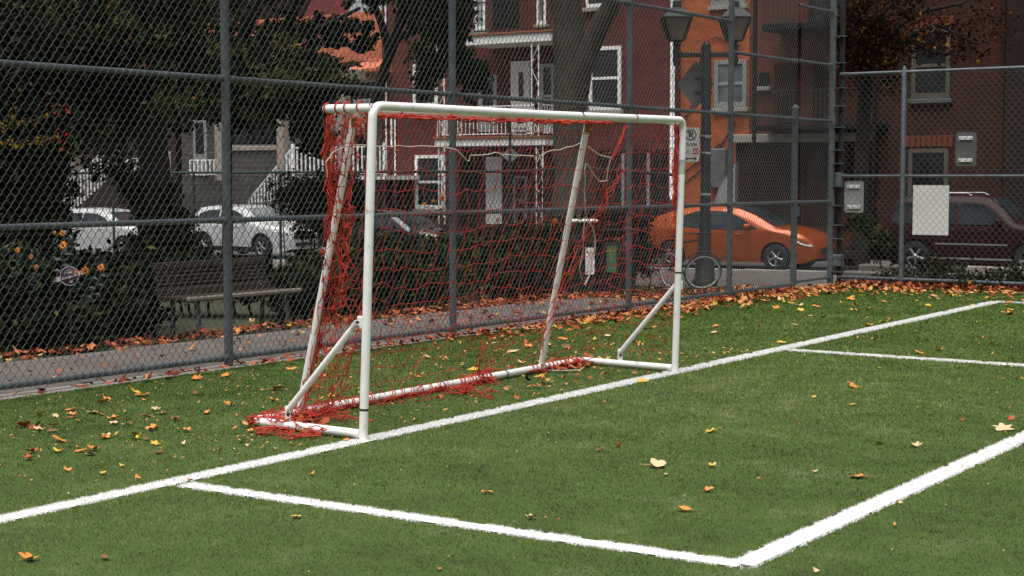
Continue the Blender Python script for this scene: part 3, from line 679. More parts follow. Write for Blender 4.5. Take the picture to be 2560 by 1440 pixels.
# dark green park fence beyond the planting
PFX = [(-33.0, 26.6), (-19.2, 27.6), (-15.5, 24.6), (-14.6, 26.4)]
PF = thing('park_fence', (-20, 26.5, T(-20, 26.5)), 'low dark green mesh fence between the planting and the street', 'fence')
PZ = [1.53, 1.55, 1.60, 1.48]
for i in range(3):
    (xa, ya), (xb, yb) = PFX[i], PFX[i+1]; L = math.hypot(xb-xa, yb-ya); za, zb = PZ[i], PZ[i+1]
    MB().tube([(xa, ya, za), (xb, yb, zb)], .03, 10).build('rail', 'darkgreen', PF, rel=True)
    h = 1.75; p0, p1 = chainlink(0, L, 0, h, w=.11, hh=.13, fine=False)
    fr = lambda p, xa=xa, ya=ya, xb=xb, yb=yb, L=L, za=za, zb=zb: np.stack([xa+(xb-xa)*p[:, 0]/L, ya+(yb-ya)*p[:, 0]/L+p[:, 1], za+(zb-za)*p[:, 0]/L-h+p[:, 2]], 1)
    mesh_part(PF, p0, p1, fr, .004, 'darkwire', sides=3)
    for f in np.arange(0, 1.01, max(.1, 2.6/L)):
        x, y = xa+(xb-xa)*f, ya+(yb-ya)*f; MB().tube([(x, y, T(x, y)-.1), (x, y, za+(zb-za)*f+.03)], .032, 8).build('post', 'darkgreen', PF, rel=True)

# double-lantern street lamp
lb = atD(1762, 650, 30); lx, ly = lb.x, lb.y; lz = T(lx, ly)
LP = thing('street_lamp', (lx, ly, lz), 'black street lamp with two lanterns on a cross arm', 'street lamp', rz=math.radians(34.64))
def lpz(py): return atD(1762, py, 30).z-lz
ztop = lpz(118); k_ = 30/4000
MB().tube([(0, 0, 0), (0, 0, .5), (0, 0, .56), (0, 0, 1.2), (0, 0, 1.24), (0, 0, ztop-.1), (0, 0, ztop)], [.145, .135, .118, .108, .098, .09, .075], 16).build('pole', 'blacksteel', LP)
MB().lathe([(.24, 0), (.24, .10), (.19, .16), (.17, .5), (.13, .6)], sides=12).build('base', 'blacksteel', LP)
q = MB(); za = lpz(137); q.box((0, 0, za), (.98, .07, .092), bev=.012)
q.lathe([(.0, ztop), (.06, ztop), (.075, ztop+.03), (.05, ztop+.07), (0, ztop+.12)], sides=12); q.build('cross_arm', 'blacksteel', LP)
for s, cx in ((-1, (1687-1762)*k_), (1, (1832-1762)*k_)):
    q = MB().tube([(cx, 0, lpz(165)), (cx, 0, lpz(150)), (cx, 0, lpz(103))], [.05, .065, .055], 10); arm_ = q.build('bracket', 'blacksteel', LP)
    zb_, zt_ = lpz(101), lpz(45); rb_, rt_ = .17, .36
    ln_ = MB()
    for kx in range(4):
        a0 = PI/4+kx*PI/2; a1 = a0+PI/2
        f = lambda a, r, z: (cx+r*math.cos(a), r*math.sin(a), z)
        ln_.add([f(a0, rb_, zb_), f(a1, rb_, zb_), f(a1, rt_, zt_), f(a0, rt_, zt_)], [(0, 1, 2, 3)])
    lo = ln_.build('lantern', 'lampglass', LP)
    q = MB()
    for kx in range(4):
        a0 = PI/4+kx*PI/2; f = lambda a, r, z: (cx+r*math.cos(a), r*math.sin(a), z)
        q.tube([f(a0, rb_+.01, zb_), f(a0, rt_+.01, zt_)], .026, 6); a1 = a0+PI/2
        q.tube([f(a0, rb_+.01, zb_), f(a1, rb_+.01, zb_)], .02, 6); q.tube([f(a0, rt_+.01, zt_), f(a1, rt_+.01, zt_)], .022, 6)
        am = (a0+a1)/2
    q.build('frame', 'blacksteel', lo)
    q = MB(); R4 = [(rt_+.04)*1.0, .2, .10, .10, .03]
    Z4 = [zt_, lpz(24), lpz(18), lpz(4), lpz(-6)]
    for i in range(4):
        v = []
        for kx in range(4):
            a0 = PI/4+kx*PI/2; v.append((cx+R4[i]*math.cos(a0), R4[i]*math.sin(a0), Z4[i]))
        for kx in range(4):
            a0 = PI/4+kx*PI/2; v.append((cx+R4[i+1]*math.cos(a0), R4[i+1]*math.sin(a0), Z4[i+1]))
        q.add(v, [(kx, (kx+1) % 4, 4+(kx+1) % 4, 4+kx) for kx in range(4)]+[(0, 1, 2, 3), (4, 5, 6, 7)])
    q.build('lantern_cap', 'blacksteel', lo)
for py in (342, 383, 486): MB().lathe([(.100, lpz(py)-.025), (.106, lpz(py)), (.100, lpz(py)+.025)], sides=14).build('steel_band', 'signpale', LP)
# signs on the lamp: they can be unscrewed, so each is a thing
FZ = math.radians(34.64); FR = Matrix.Rotation(FZ, 4, 'Z')
def plate_sign(px, py, D, w, h, m, label, diamond=False, rot=FZ, rad=.03, name='sign'):
    p = atD(px, py, D); t = thing(name, p, label, 'sign', rz=rot)
    if diamond: poly = [(0, h/2), (w/2, 0), (0, -h/2), (-w/2, 0)]
    else:
        poly = []
        for cx, cz, a0 in ((w/2, h/2, 0), (-w/2, h/2, 90), (-w/2, -h/2, 180), (w/2, -h/2, 270)):
            for a in (0, 45, 90): poly.append((cx-math.copysign(rad, cx)+rad*math.cos(math.radians(a0+a)), cz-math.copysign(rad, cz)+rad*math.sin(math.radians(a0+a))))
    MB().prism(poly, 0, .005).build('plate', m, t); return t
sg = plate_sign(1739, 212, 30.2, .58*1.2, .92, 'signback', 'large grey diamond sign seen from behind on the lamp pole', True)
MB().box((.14, -.012, .12), (.34, .02, .035)).build('bracket', 'blacksteel', sg); MB().box((.14, -.012, -.14), (.34, .02, .035)).build('bracket', 'blacksteel', sg)
sp_ = plate_sign(1727, 362, 29.85, .32, .64, 'signface', 'white no parking sign with a P ring, times and an arrow', name='parking_sign')
FACE = (PI/2, 0, 0)
q = MB()
for i in range(24):
    a = 2*PI*i/24; a2 = 2*PI*(i+1)/24
    q.add([(.105*math.cos(a), -.003, .185+.105*math.sin(a)), (.105*math.cos(a2), -.003, .185+.105*math.sin(a2)), (.085*math.cos(a2), -.003, .185+.085*math.sin(a2)), (.085*math.cos(a), -.003, .185+.085*math.sin(a))], [(0, 1, 2, 3)])
q.add([(-.07, -.0035, .25), (-.055, -.0035, .265), (.07, -.0035, .12), (.055, -.0035, .105)], [(0, 1, 2, 3)])
q.build('ring', 'black', sp_)
text('P', .17, 'black', sp_, (0, -.004, .185), FACE, bold=.004); text('7h-23h', .075, 'black', sp_, (.01, -.004, 0.0), FACE, bold=.001)
text('LUN\nVEN', .045, 'black', sp_, (-.08, -.004, -.13), FACE)
MB().box((.085, -.003, -.12), (.10, .003, .11)).build('red_panel', 'redink', sp_); text('89', .075, 'signface', sp_, (.085, -.006, -.13), FACE, bold=.001)
def arrow(t, z, w, both=True):
    q = MB().box((0, -.003, z), (w, .003, .02))
    for s in ((-1, 1) if both else (1,)): q.add([(s*(w/2+.03), -.0045, z), (s*(w/2-.02), -.0045, z+.03), (s*(w/2-.02), -.0045, z-.03)], [(0, 1, 2)])
    q.build('arrow', 'black', t)
arrow(sp_, -.255, .17)
for s in (.14, -.17): MB().box((.2, .03, s), (.14, .02, .03)).build('bracket', 'blacksteel', sp_)
MB().box((0, -.002, 0), (.300, .001, .62)).build('border', 'signface', sp_)
# sign post further left, arrow sign and small diamond
pb = atD(1275, 640, 38); pz = T(pb.x, pb.y)
SPO = thing('sign_post', (pb.x, pb.y, pz), 'dark steel sign post carrying a small arrow sign, seen through the net', 'sign post')
MB().box((0, 0, (atD(1275, 268, 38).z-pz)/2), (.065, .05, atD(1275, 268, 38).z-pz), FR.to_3x3(), bev=.006).build('shaft', 'blacksteel', SPO)
MB().box((0, 0, .05), (.16, .16, .1), FR.to_3x3(), bev=.01).build('base', 'blacksteel', SPO)
s2 = plate_sign(1300, 308, 37.9, .345, .56, 'signface', 'white parking hours sign with a double arrow under the crossbar', name='parking_sign')
text('9h à 22h30', .062, 'black', s2, (0, -.004, -.13), FACE, bold=.001); arrow(s2, -.215, .18)
q = MB()
for i in range(24):
    a = 2*PI*i/24; a2 = 2*PI*(i+1)/24
    q.add([(.11*math.cos(a), -.003, .10+.11*math.sin(a)), (.11*math.cos(a2), -.003, .10+.11*math.sin(a2)), (.09*math.cos(a2), -.003, .10+.09*math.sin(a2)), (.09*math.cos(a), -.003, .10+.09*math.sin(a))], [(0, 1, 2, 3)])
q.build('ring', 'black', s2); text('P', .16, 'black', s2, (0, -.004, .10), FACE, bold=.003)
plate_sign(1276, 388, 38.1, .44, .36, 'signpale', 'small pale diamond sign behind the thin dark post', True)

# bicycle locked to the lamp
bw = atD(1757, 687, 29.0); bzg = T(bw.x, bw.y)
BK = thing('bicycle', (bw.x, bw.y, bzg), 'thin framed bicycle leaning on the street lamp, front wheel turned', 'bicycle')
right = Vector((.8227, .5685, 0)); fwd = Vector((-.5685, .8227, 0)); upv = Vector((0, 0, 1))
def wheel(c, ax, r, nm='wheel'):
    ax = ax.normalized(); u = ax.cross(upv).normalized(); w = u.cross(ax)
    if w.z < 0: w = -w
    P = [c+(u*math.cos(t)+w*math.sin(t))*r for t in np.linspace(0, 2*PI, 33)]
    o = MB().tube(P, .018, 6, caps=False).build(nm, 'tyre', BK, rel=True)
    MB().tube([c+(p-c)*.925 for p in P], .021, 6, caps=False).build('rim', 'signface', o, rel=True)
    q = MB()
    for i in range(28):
        t = 2*PI*i/28; s = (-1)**i; q.tube([c+ax*.03*s+(u*math.cos(t+s*.5)+w*math.sin(t+s*.5))*.02, c+(u*math.cos(t)+w*math.sin(t))*r*.93], .0022, 3)
    q.tube([c-ax*.05, c+ax*.05], .02, 8); q.build('spokes', 'signback', o, rel=True); return P
rw = .335; fc = Vector((bw.x, bw.y, bzg+rw-.01))
hd = (right*.5+fwd*-.866).normalized()                        # the bicycle points half towards the field
wheel(fc, (fwd*.95-right*.1+upv*.35), rw)
rc = fc-hd*1.02+Vector((0, 0, .0)); rc.z = T(rc.x, rc.y)+rw
wheel(rc, hd.cross(upv), rw)
bbk = rc+hd*.42+upv*-.06; st_ = rc+hd*.20+upv*.50; hdt = fc-hd*.16+upv*.58; hdb = fc-hd*.10+upv*.40
q = MB()
for a, b in ((bbk, st_), (bbk, hdb), (st_, hdt), (bbk, rc), (st_, rc), (hdt, hdb)): q.tube([a, b], .016, 8)
q.build('frame', 'black', BK, rel=True)
MB().tube([hdb, fc+right*.06], .011, 6).tube([hdb, fc-right*.06], .011, 6).build('fork', 'black', BK, rel=True)
MB().tube([hdt, hdt+upv*.12], .014, 6).tube([hdt+upv*.12-right*.25, hdt+upv*.12-right*.08, hdt+upv*.13, hdt+upv*.12+right*.08, hdt+upv*.12+right*.25], .012, 6).build('handlebar', 'black', BK, rel=True)
MB().tube([st_, st_+upv*.12], .013, 6).box(st_+upv*.14, (.12, .24, .05), bev=.02).build('saddle', 'black', BK, rel=True)
cb_ = rc+hd*.42+upv*-.06; MB().tube([cb_-hd.cross(upv)*.09, cb_+hd.cross(upv)*.09], .02, 8).tube([cb_+hd.cross(upv)*.09, cb_+hd.cross(upv)*.09+upv*-.16], .01, 6).build('crank', 'rim', BK, rel=True)
P = [fc+(Vector((.8227, .5685, 0))*math.cos(t)+upv*math.sin(t))*.375 for t in np.linspace(.5, 2.4, 10)]
MB().tube(P, .012, 5).build('mudguard', 'black', BK, rel=True)

# waste bins with a white poster and a green panel
bb = atD(1455, 650, 25); bbz = T(bb.x, bb.y)-.03
def bin_box(px0, px1, py0, D, depth, label, panel, pm, pxp, pyp, lid):
    p = atD((px0+px1)/2, 690, D); z = T(p.x, p.y); w = (px1-px0)*D/4000; h = atD(px0, py0, D).z-z
    t = thing('waste_bin', (p.x, p.y, z), label, 'bin', rz=FZ)
    MB().box((0, depth/2, h/2), (w, depth, h), bev=.02).build('body', 'darkpaint', t)
    MB().box((0, depth/2-.02, h+.02), (w+.03, depth+.05, .045), bev=.012).build('lid', lid, t)
    MB().box((0, -.006, h*.80), (w*.8, .012, h*.10), bev=.003).build('slot', 'black', t)
    q = atD((pxp[0]+pxp[1])/2, (pyp[0]+pyp[1])/2, D); cx = ((pxp[0]+pxp[1])/2-(px0+px1)/2)*D/4000; pw = (pxp[1]-pxp[0])*D/4000; ph = (pyp[1]-pyp[0])*D/4000
    o = MB().box((cx, -.010, q.z-z), (pw, .012, ph)).build(panel, pm, t)
    return t, cx, q.z-z, pw, ph
t, cx, cz, pw, ph = bin_box(1420, 1492, 556, 25, .5, 'dark waste bin with a blank white panel, behind the right stanchion', 'panel', 'poster', (1463, 1486), (619, 686), 'poster')
t, cx, cz, pw, ph = bin_box(1494, 1590, 580, 25.2, .5, 'dark recycling bin with a green lettered panel', 'panel', 'greenpanel', (1516, 1541), (615, 681), 'darkpaint')
for tx, s_, dz in (('PAR ICI', .042, .13), ('ICI', .05, .08), ('papier', .03, .03), ('carton', .03, -.01), ('verre', .026, -.05), ('merci', .03, -.14)): text(tx, s_, 'signpale', t, (cx, -.019, cz+dz), FACE, align='CENTER', bold=.001)

# small round garden plaque among the flowers
pp = atD(174, 690, 14.2)
PQ = thing('garden_plaque', (pp.x, pp.y, T(pp.x, pp.y)), 'round dark purple garden plaque with pale writing, tilted among yellow flowers', 'plaque', rz=FZ)
h = pp.z-T(pp.x, pp.y); Rt_ = Matrix.Rotation(math.radians(-16), 3, 'Y')
MB().tube([(0, .01, 0), (0, .01, h)], .008, 6).build('stake', 'blacksteel', PQ)
q = MB(); q.lathe([(0, 0), (.085, 0), (.085, .01), (0, .01)], (0, 0, h), 'y', 28); q.build('disc', 'purple', PQ)
q = MB(); q.tube([(.083*math.cos(a), -.003, h+.083*math.sin(a)) for a in np.linspace(0, 2*PI, 30)], .003, 5, caps=False); q.build('edge', 'lilac', PQ)
q = MB()
for s in (-1, 1): q.box(Rt_ @ Vector((s*.098, .004, 0))+Vector((0, 0, h)), (.045, .008, .04), Rt_)
q.build('ribbon', 'lilac', PQ)
for tx, dz, sz_ in (('Je vis', .03, .036), ('la magnolia', -.006, .031), ('ici', -.05, .032)):
    v = Rt_ @ Vector((0, 0, dz)); text(tx, sz_, 'lilac', PQ, (v.x, -.006, h+v.z), (PI/2, math.radians(-16)*-1*-1, 0), bold=.0012)

# orange coneflowers (stem, leaves, petals) where the photo shows them
def make_flower():
    t = thing('yellow_flower', (0, 0, 0), 'yellow flower', 'flower', 'yellow flowers in the planting')
    q = MB()
    for i in range(11):
        a = 2*PI*i/11+.1*(i % 3); L = .052+.012*((i*7) % 3)/3; dz = -.012-.01*((i*5) % 3)/2
        d = Vector((math.cos(a), 0, math.sin(a))); n = Vector((-math.sin(a), 0, math.cos(a)))
        q.add([d*.008-n*.004, d*.03-n*.009+Vector((0, -.004, 0)), d*L+Vector((0, .012, dz*.3)), d*.03+n*.009+Vector((0, -.004, 0)), d*.008+n*.004], [(0, 1, 2, 3, 4)])
    q.build('petals', 'flower', t)
    MB().lathe([(0, -.016), (.008, -.014), (.013, -.006), (.013, .002)], (0, 0, 0), 'y', 10).build('heart', 'flowerheart', t)
    q = MB().tube([(0, .004, 0), (.01, .02, -.15), (.0, .03, -.45)], .003, 5)
    for i in range(6): z = -.1-.06*i; s = (-1)**i; q.add([(.008, .02, z), (.008+s*.05, .02, z+.03), (.008+s*.10, .01, z), (.008+s*.05, .03, z-.015)], [(0, 1, 2, 3)])
    q.build('stem', 'darkgreen', t); return t
FL = [(156, 583, 14.5, 1.0, 'top yellow flower of the left planting, just under the fence rail'), (157, 613, 14.3, 1.35, 'largest yellow flower, left above the purple plaque'), (43, 625, 14.4, 1.0, 'yellow flower at the far left edge of the planting'), (77, 641, 14.3, .9, 'yellow flower below the far left one'), (90, 669, 14.4, .95, 'low yellow flower left of the purple plaque'), (191, 680, 14.0, .7, 'small yellow bloom touching the rim of the purple plaque'), (213, 677, 14.0, 1.3, 'wide yellow flower right of the purple plaque'), (252, 668, 14.2, 1.15, 'drooping yellow flower furthest right of the plaque'), (136, 581, 14.8, .6, 'tiny half-open yellow flower beside the top bloom'),
      (1105, 495, 22, 2.2, 'large orange bloom by the white window frame of the red house'), (1083, 502, 22, 1.3, 'small orange bloom left of the large one by the white window'), (1060, 510, 22.2, 1.1, 'orange bloom beneath the white window, leftmost of three'), (1387, 552, 22, 1.6, 'orange bloom left of the right stanchion, upper of two'), (1381, 562, 22.2, 1.4, 'orange bloom left of the right stanchion, lower of two'), (1402, 577, 22.4, 1.2, 'orange bloom touching the right stanchion'), (1448, 541, 22.4, 1.0, 'faint orange bloom above the white bin lid'), (1546, 600, 22, 1.0, 'small orange bloom above the green panel'), (1056, 577, 22.3, .9, 'small yellow bloom left of the white headlight'), (1352, 555, 22.3, .9, 'small orange bloom in the shrubs left of the stanchion')]
fp = make_flower()
for i, (px, py, D_, s, lab) in enumerate(FL):
    o = fp if i == 0 else copy_tree(fp)
    p = atD(px, py, D_); o.location = p; s *= .62 if D_ < 18 else .48; o.scale = (s, s, s); o.rotation_euler = (random.uniform(-.3, .3), random.uniform(-.3, .3), FZ+random.uniform(-.5, .5)); o['label'] = lab

# ------------------------------------------------------------------ planting and trees
def at_blob(px, py, D_, rx, ry, rz, n): p = atD(px, py, D_); return (p.x, p.y, p.z, rx, ry, rz, n)
def shrub(name, label, blobs, size, m, seed, cat='shrub', group='shrubs between the path and the street', stems=6, **kw):
    c = blobs[0]; z = T(c[0], c[1]); t = thing(name, (c[0], c[1], z), label, cat, group)
    crown('foliage', blobs, size, m, t, seed, **kw)
    q = MB(); g = np.random.default_rng(seed)
    for k in range(stems):
        b = blobs[k % len(blobs)]; x, y = b[0]+g.uniform(-.2, .2), b[1]+g.uniform(-.2, .2); q.tube([(x, y, T(x, y)-.05), (x+g.uniform(-.1, .1), y, b[2]*.5+.5*T(x, y)), (b[0]+g.uniform(-.5, .5)*b[3], b[1]+g.uniform(-.5, .5)*b[4], b[2]+.5*b[5])], [.02, .014, .005], 5)
    q.build('stem', 'darkbark', t, rel=True); return t
# ivy-dark hedge at the far left with a straight right side
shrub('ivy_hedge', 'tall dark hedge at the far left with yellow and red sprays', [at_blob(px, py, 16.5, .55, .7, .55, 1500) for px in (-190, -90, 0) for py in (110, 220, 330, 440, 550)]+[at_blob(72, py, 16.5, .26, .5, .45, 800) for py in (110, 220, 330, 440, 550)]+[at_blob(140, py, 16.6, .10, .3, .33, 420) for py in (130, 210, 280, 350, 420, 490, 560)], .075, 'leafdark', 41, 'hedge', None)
for lab, pts, m in (('spray of yellow leaves on the dark hedge, upper of two', [(10, 305), (30, 290), (50, 300), (38, 275), (5, 320), (60, 305), (98, 300), (115, 292), (80, 304), (25, 312)], 'leafyellow'), ('spray of yellow leaves on the dark hedge, lower of two', [(10, 355), (30, 360), (50, 362), (70, 358), (85, 355), (100, 356), (118, 350), (135, 346), (145, 344), (20, 350), (40, 368), (110, 352)], 'leafyellow'), ('red leaves at the right edge of the dark hedge', [(160, 262), (168, 274), (148, 282), (164, 284), (120, 264), (158, 335), (160, 350), (155, 367)], 'leafred')):
    g = np.random.default_rng(len(pts)); P = []
    for px, py in pts:
        p = np.array(atD(px, py, 15.85))
        for _ in range(9 if m == 'leafyellow' else 5): P.append(p+g.normal(0, .022, 3))
    P = np.array(P); V, F, tt = leaf_cloud(P, .032, g.random(len(P)), .4, 3, .7); tw = MB().tube([tuple(p) for p in P[::12]], .004, 4)
    t = thing('leaf_spray', tuple(P[0]), lab, 'branch'); world_child(mesh_obj('foliage', mesh_np('foliage', V, F, tt), M[m], t), t); tw.build('twig', 'darkbark', t, rel=True)
# planting bed: shrubs in front of the street
SH = [('dark leafy shrub behind the yellow flowers', [(20, 700, 14.9), (90, 740, 15), (150, 700, 15.4), (60, 800, 14.8), (150, 810, 14.8)], .40, 'leafdark'), ('dark shrub left of the park bench', [(290, 720, 16.4), (240, 760, 15.6), (330, 760, 16.2), (350, 690, 17), (230, 690, 17)], .36, 'leafdark'),
      ('tangled dark shrub in front of the left white car', [(390, 600, 22), (420, 600, 22), (450, 630, 22), (330, 670, 22), (400, 540, 23), (385, 490, 23), (430, 570, 23)], .34, 'leafdark'), ('low dark shrub behind the bench back', [(440, 690, 18.5), (520, 685, 18.5), (590, 690, 18.5), (640, 700, 18.5)], .32, 'leafdark'),
      ('dark green shrub right of the bench', [(730, 745, 18.2), (780, 720, 18.5), (820, 740, 18.2), (760, 690, 20)], .34, 'leafdark'), ('round bushy shrub in front of the dark car', [(900, 660, 19.5), (960, 645, 20), (1010, 670, 19.5), (870, 700, 19), (940, 705, 19)], .44, 'leafdark'),
      ('dark shrub beneath the white window of the red house', [(1070, 660, 20), (1110, 650, 20.5), (1160, 660, 20.5), (1100, 700, 19.5), (1040, 710, 19.5)], .42, 'ivy'), ('dark shrub left of the right stanchion', [(1220, 640, 21), (1290, 620, 21.5), (1350, 640, 21.5), (1250, 690, 20.5), (1330, 690, 21)], .46, 'leafdark'),
      ('tall bush below the stair rail of the grey house', [(740, 490, 34), (790, 500, 34), (830, 470, 34), (860, 520, 34), (800, 550, 34)], .62, 'leafdark'), ('bush beside the bins with a few orange leaves', [(1400, 600, 26.5), (1470, 570, 27), (1560, 570, 27), (1590, 640, 26.5)], .42, 'leafdark'),
      ('narrow shrub behind the corner of the fence', [(2190, 600, 25), (2215, 620, 25), (2160, 560, 25.4)], .20, 'ivy')]
for i, (lab, bl__, r, m) in enumerate(SH):
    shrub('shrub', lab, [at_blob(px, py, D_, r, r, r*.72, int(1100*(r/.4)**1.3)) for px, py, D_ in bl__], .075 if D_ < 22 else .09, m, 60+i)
# ivy along the end fence
P = [(x, 20.5+.2*math.sin(x*3), .08+.08*math.sin(x*5), .55, .34, .24, 1500) for x in (-7.4, -6.7, -6.0, -5.3, -4.5, -3.6)]+[(-7.9, 20.6, .05, .4, .3, .16, 500)]
iv = thing('ivy_bank', (-6, 20.6, 0), 'dark bank of ivy along the foot of the end fence', 'ivy'); crown('foliage', P, .06, 'ivy', iv, 90)
q = MB(); g = np.random.default_rng(9)
for k_2 in range(26): x = g.uniform(-7.8, -3.5); y = 20.5+g.uniform(0, .3); q.tube([(x, y, .1), (x+g.uniform(-.1, .1), y, .35), (x+g.uniform(-.25, .25), y+.05, g.uniform(.4, .75))], [.004, .003, .0015], 4)
q.build('stem', 'leafolive_stem' if False else 'darkbark', iv, rel=True)

def tree(label, base, limbs, blobs, size, m, seed, bark='darkbark', group=None, name='tree', rel_limbs=(), **kw):
    x, y = base; z = T(x, y); t = thing(name, (x, y, z), label, 'tree', group)
    for i, (nm, pts, rs) in enumerate(limbs):
        P_ = [Vector(p) for p in pts]; out = []; ro = []
        for k in range(len(P_)-1):
            for j in range(4):
                f = j/4; out.append(P_[k].lerp(P_[k+1], f)+Vector((random.uniform(-1, 1), random.uniform(-1, 1), 0))*rs[k]*.10*(0 if k == 0 and j == 0 else 1)); ro.append(rs[k]*(1-f)+rs[k+1]*f)
        out.append(P_[-1]); ro.append(rs[-1]); MB().tube(out, ro, 14).build(nm, bark, t, rel=True)
    if blobs: crown('crown', blobs, size, m, t, seed, **kw)
    return t
def A(px, py, D_): return atD(px, py, D_)
# great forked trunk in the middle
b0 = A(1432, 640, 28); zb0 = T(b0.x, b0.y)
tree('big grey-brown forked tree trunk in front of the red house', (b0.x, b0.y), [('trunk', [(b0.x, b0.y, zb0-.1), A(1432, 600, 28), A(1424, 420, 28), A(1425, 300, 28), A(1424, 190, 28), A(1420, 60, 28), A(1412, -120, 28), A(1400, -400, 28)], [.46, .36, .29, .28, .29, .27, .25, .20]), ('limb', [A(1430, 290, 28), A(1455, 175, 27.8), A(1492, 85, 27.6), A(1532, 0, 27.4), A(1590, -130, 27)], [.19, .19, .17, .16, .13])],
     [at_blob(px, py, D_, 2.8, 2.8, 1.3, 3000) for px, py, D_ in ((1300, -480, 27), (1500, -560, 27), (1680, -480, 26), (1120, -460, 27), (1300, -700, 30), (1100, -620, 31), (1500, -760, 31), (900, -520, 31))], .11, 'leafolive', 71, bark='bark')
# left trees: dark canopy over the path and the street
T72 = tree('large dark tree at the left with olive leaves hanging over the path', tuple(A(385, 600, 23).xy), [('trunk', [(A(385, 640, 23).x, A(385, 640, 23).y, -.3), A(385, 420, 23), A(375, 200, 23), A(350, 0, 23), A(340, -300, 23)], [.26, .22, .20, .18, .12]), ('limb', [A(373, 220, 23), A(420, 100, 22.8), A(520, 0, 22.5)], [.14, .1, .05]), ('limb', [A(366, 150, 23), A(200, 40, 22.5), A(60, -40, 22)], [.14, .1, .05])],
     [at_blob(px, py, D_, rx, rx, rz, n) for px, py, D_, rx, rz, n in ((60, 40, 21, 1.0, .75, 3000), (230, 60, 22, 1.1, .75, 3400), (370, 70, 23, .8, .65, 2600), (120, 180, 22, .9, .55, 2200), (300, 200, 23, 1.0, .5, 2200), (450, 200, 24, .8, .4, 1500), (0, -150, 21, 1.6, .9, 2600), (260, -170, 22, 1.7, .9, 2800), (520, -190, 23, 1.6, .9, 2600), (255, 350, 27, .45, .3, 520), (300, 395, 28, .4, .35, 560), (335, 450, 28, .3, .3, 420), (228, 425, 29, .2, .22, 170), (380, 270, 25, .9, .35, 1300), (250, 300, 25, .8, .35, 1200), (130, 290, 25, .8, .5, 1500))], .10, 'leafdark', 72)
T73 = tree('dark tree between the grey house and the fence, branches across the coral bricks', tuple(A(567, 600, 31).xy), [('trunk', [(A(567, 640, 31).x, A(567, 640, 31).y, -.6), A(568, 420, 31), A(566, 250, 31), A(600, 120, 31), A(640, 0, 31), A(600, -200, 31)], [.11, .10, .10, .13, .12, .08]), ('limb', [A(600, 120, 31), A(720, 70, 31), A(760, -60, 31)], [.13, .1, .06]), ('limb', [A(590, 150, 31), A(760, 90, 30.5), A(900, 20, 30)], [.10, .07, .03])],
     [at_blob(px, py, D_, rx, rx, rz, n) for px, py, D_, rx, rz, n in ((560, 180, 29, 1.0, .5, 1800), (660, 190, 30, 1.0, .55, 2200), (760, 190, 30, .8, .38, 1500), (620, 260, 30, 1.2, .45, 2300), (520, 140, 29.5, .8, .3, 1000), (700, 150, 30, .7, .25, 900), (800, 165, 30.5, .45, .2, 500), (600, 40, 30, .5, .35, 230), (470, 20, 29, .6, .4, 500), (840, 215, 31, .4, .22, 420), (740, 260, 31, .7, .35, 1000), (600, 95, 30, .55, .35, 300), (520, 60, 29, .7, .4, 420), (690, 60, 30.5, .6, .32, 330), (820, 85, 31, .9, .28, 480), (820, 60, 31, .5, .3, 420), (790, 330, 31, .45, .45, 620), (870, 90, 31, .3, .2, 170), (800, 100, 31, .45, .22, 330), (905, 95, 31, .3, .2, 150), (740, 85, 31, .4, .25, 300), (840, 70, 30.5, .4, .15, 160), (890, 62, 31, .35, .12, 170), (905, 118, 31, .3, .12, 150), (930, 80, 31, .2, .2, 120), (720, -10, 31, .5, .25, 300), (600, -170, 30, 1.6, .8, 1800), (820, -180, 31, 1.6, .8, 1800))], .125, 'leafdark', 73, clump=34, spread=.2)
tree('dark leafy tree in front of the left end of the red house', tuple(A(921, 600, 33).xy), [('trunk', [(A(921, 640, 33).x, A(921, 640, 33).y, -.7), A(924, 400, 33), A(926, 290, 33), A(975, 130, 33), A(1006, 40, 33), A(1000, -150, 33)], [.10, .09, .09, .11, .11, .08]), ('limb', [A(975, 130, 33), A(950, 50, 33), A(920, -40, 33)], [.10, .08, .04]), ('limb', [A(985, 100, 33), A(1080, 60, 33), A(1150, 30, 33)], [.09, .06, .03])],
     [at_blob(px, py, D_, rx, rx, rz, n) for px, py, D_, rx, rz, n in ((1115, 30, 31, .52, .5, 1700), (1095, 130, 31, .50, .45, 1500), (1175, 190, 31, .30, .42, 950), (1060, 210, 32, .28, .3, 380), (1040, 30, 33, .4, .38, 700), (960, -10, 33, .4, .2, 300), (900, 20, 33, .3, .2, 160), (1150, 110, 31, .3, .35, 700), (1100, -160, 32, 1.6, .8, 1800), (960, -200, 33, 1.6, .8, 1600))], .125, 'leafolive', 74)
crown('hanging_leaves', [at_blob(px, py, D_, rx, rx, rz, n) for px, py, D_, rx, rz, n in ((220, 55, 20.4, .45, .25, 190), (290, 30, 20.6, .35, .2, 120), (120, 90, 20, .3, .25, 90), (430, 240, 21, .45, .2, 170), (520, 250, 22, .3, .2, 90), (400, 130, 21, .4, .3, 120), (60, 20, 20, .4, .2, 100), (510, 40, 22, .35, .3, 120))], .09, 'leafmoss', T72, 172, spread=.3)
crown('hanging_leaves', [at_blob(px, py, D_, rx, rx, rz, n) for px, py, D_, rx, rz, n in ((760, 190, 28, .6, .25, 260), (640, 200, 28, .7, .3, 260), (560, 130, 28, .5, .3, 160), (700, 110, 28, .5, .3, 140), (800, 330, 30, .25, .35, 130), (650, 290, 29, .5, .3, 160))], .11, 'leafmoss', T73, 173, spread=.3)
